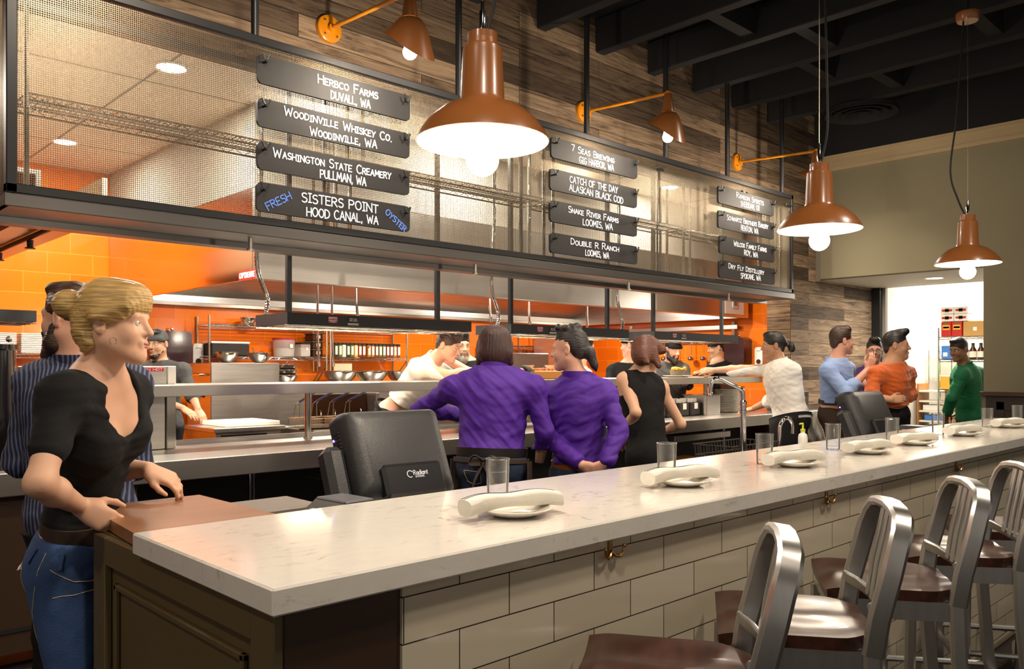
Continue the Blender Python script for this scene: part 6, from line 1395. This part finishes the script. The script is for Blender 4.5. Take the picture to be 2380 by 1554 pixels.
person('cook in dark cap and dark clothes turned away near the side wall dispenser',
  D(1664,808,10.2),(185,-12),D(1668,842,10.2),D(1655,855,10.1),D(1692,855,10.3),D(1640,880,10.0),D(1625,868,9.8),D(1690,890,10.1),D(1660,885,9.9),D(1676,930,10.3),'skin_tan',.98,False,.0065,('hair_black',h_short(.004,.002)),None,None,None,(.16,.15,.155),.11,('cloth_black',.7),'cloth_black',cap_hat=('cloth_black',c_skull),seed=13)
# ---- red haired woman in the black dress
def hair_red(hp,H,hs):
    return [ell(hp(0,-.015,.035),np.array((.096,.112,.096))*hs,H,.02), ell(hp(0,-.08,-.03),np.array((.080,.060,.085))*hs,H,.03), cap(hp(.06,-.05,-.02),hp(.09,-.03,-.12),.04*hs,.022*hs,.03), cap(hp(.03,.0,.09),hp(.10,.05,.02),.035*hs,.03*hs,.03), cap(hp(0,-.11,-.03),hp(.05,-.12,-.12),.035*hs,.018*hs,.03), cap(hp(-.07,-.02,-.02),hp(-.075,.0,-.08),.03*hs,.02*hs,.03), sub(ell(hp(0,.12,-.03),np.array((.07,.06,.09))*hs,H,.015))]
person('red haired woman in black sleeveless dress bending to the pass counter',
  D(1503,822,5.55),(55,-18,14),D(1486,868,5.55),D(1452,884,5.50),D(1535,902,5.55),D(1478,958,5.36),D(1452,1012,5.60),D(1582,985,5.55),D(1545,1000,5.78),D(1508,1062,5.45),'skin_fair',.97,True,.006,
  ('hair_red',hair_red),None,None,None,(.140,.125,.158),.102,('cloth_black',0),'cloth_black',.010,.003,hem=-.12,seed=14,face=False)
# ---- chef with the ponytail by the tap
def hair_pony(hp,H,hs): return h_short(.008,.006)(hp,H,hs)+[ell(hp(0,-.075,.03),np.array((.055,.05,.05))*hs,H,.02), cap(hp(0,-.11,.01),hp(0,-.135,.0),.02*hs,None,.01), ell(hp(0,-.165,-.025),np.array((.036,.036,.050))*hs,H,.01)]
def towel(t,pel,tx,ty,tz,T,hw,depth,L):
    bib('cloth_black',.8,.02,-.5,False)(t,pel,tx,ty,tz,T,hw,depth,L)
    p = pel-ty*(depth+.03)-tx*.08; vs=[]; n=8
    for i,z in enumerate((.03,-.08,-.17,-.24)):
        for j in range(n+1): q=-.5+j/n; vs.append(Vector(p+tx*q*(.16+.05*i)-ty*(.02*math.sin(j*1.9+i)+.05*i*.3)+np.array([0,0,z+.02*math.sin(j*2.1)])))
    o = MB().add(vs,[(i*(n+1)+j,i*(n+1)+j+1,(i+1)*(n+1)+j+1,(i+1)*(n+1)+j) for i in range(3) for j in range(n)]).build('waist_towel','napkin',t,smooth=True); sd = o.modifiers.new('thickness','SOLIDIFY'); sd.thickness=.006
person('chef with black ponytail in white coat reaching across the pass',
  D(1797,803,8.02),(172,-4),D(1814,848,8.0),D(1840,862,7.85),D(1795,856,8.12),D(1806,925,7.95),D(1752,948,8.38),D(1722,857,8.25),D(1660,860,8.42),D(1838,975,7.86),'skin_tan',1.04,False,.0055,
  ('hair_black',hair_pony),None,(cam_dir(-.9,-.25,.25),cam_dir(0,.9,-.3),12,.3),(cam_dir(-.97,-.05,.2),cam_dir(0,.5,-.85),16,.3),(.180,.165,.172),.125,('cloth_white',1.35,'rolled'),'cloth_black',.022,.006,hem=-.02,collar='cloth_white',apron=towel,seed=15,legs_dir=150)
# ---- men by the timber wall
person('man in light blue shirt leaning on the timber wall, one hand raised',
  D(1957,792,7.72),(5,0),D(1943,842,7.72),D(1968,858,7.95),D(1925,862,7.52),D(1972,910,8.0),D(1998,890,7.85),D(1968,912,7.38),D(2018,858,7.45),D(1942,958,7.75),'skin_pink',1.05,False,.0055,
  ('hair_brown',h_short(.012,.004)),None,(cam_dir(.95,.1,0),cam_dir(0,.6,-.8),20),(cam_dir(.4,.9,0),cam_dir(.2,.2,-.95),24),(.165,.155,.16),.115,('cloth_blue',1.35,'rolled'),'cloth_brown',.018,.005,hem=.10,low=.12,collar='cloth_blue',belt=('leather_black',.105,.004,.04),seed=16)
person('dark haired man with glasses in dark purple shirt between blue and orange shirts',
  D(2032,815,8.7),(250,-2),D(2030,856,8.75),D(2055,870,8.75),D(2003,870,8.75),D(2062,915,8.7),D(2045,935,8.5),D(1995,915,8.7),D(2015,935,8.5),D(2028,975,8.8),'skin_pink',1.0,False,.006,('hair_black',h_quiff),None,None,None,(.165,.15,.16),.11,('cloth_darkpurple',1.3),'cloth_brown',hem=.05,collar='cloth_darkpurple',seed=17,glasses=True)
person('man with high dark hair in orange shirt standing by the far terminal',
  D(2083,803,7.25),(338,0),D(2072,852,7.25),D(2108,870,7.4),D(2036,870,7.15),D(2116,918,7.4),D(2085,930,7.15),D(2020,922,7.1),D(2070,928,7.0),D(2074,955,7.3),'skin_tan',1.02,False,.0055,('hair_black',h_quiff),None,(cam_dir(-.95,.1,-.1),cam_dir(0,.3,-.9),25),(cam_dir(.95,.05,0),cam_dir(0,.3,-.9),25),(.152,.138,.15),.105,('cloth_orange',1.3,'rolled'),'cloth_black',.013,.009,hem=.06,low=.08,collar='cloth_orange',seed=18)
person('dark haired man in green pullover looking down beside the wall edge',
  D(2228,812,9.0),(205,-14),D(2243,852,9.05),D(2236,872,8.85),D(2272,868,9.25),D(2212,925,8.85),D(2202,958,8.95),D(2280,925,9.3),D(2225,958,9.25),D(2255,965,9.15),'skin_brown',1.02,False,.006,('hair_black',h_short(.006,.004)),None,None,None,(.175,.165,.165),.125,('cloth_green',1.95),'cloth_brown',.018,.005,hem=-.05,collar='cloth_green',seed=19)
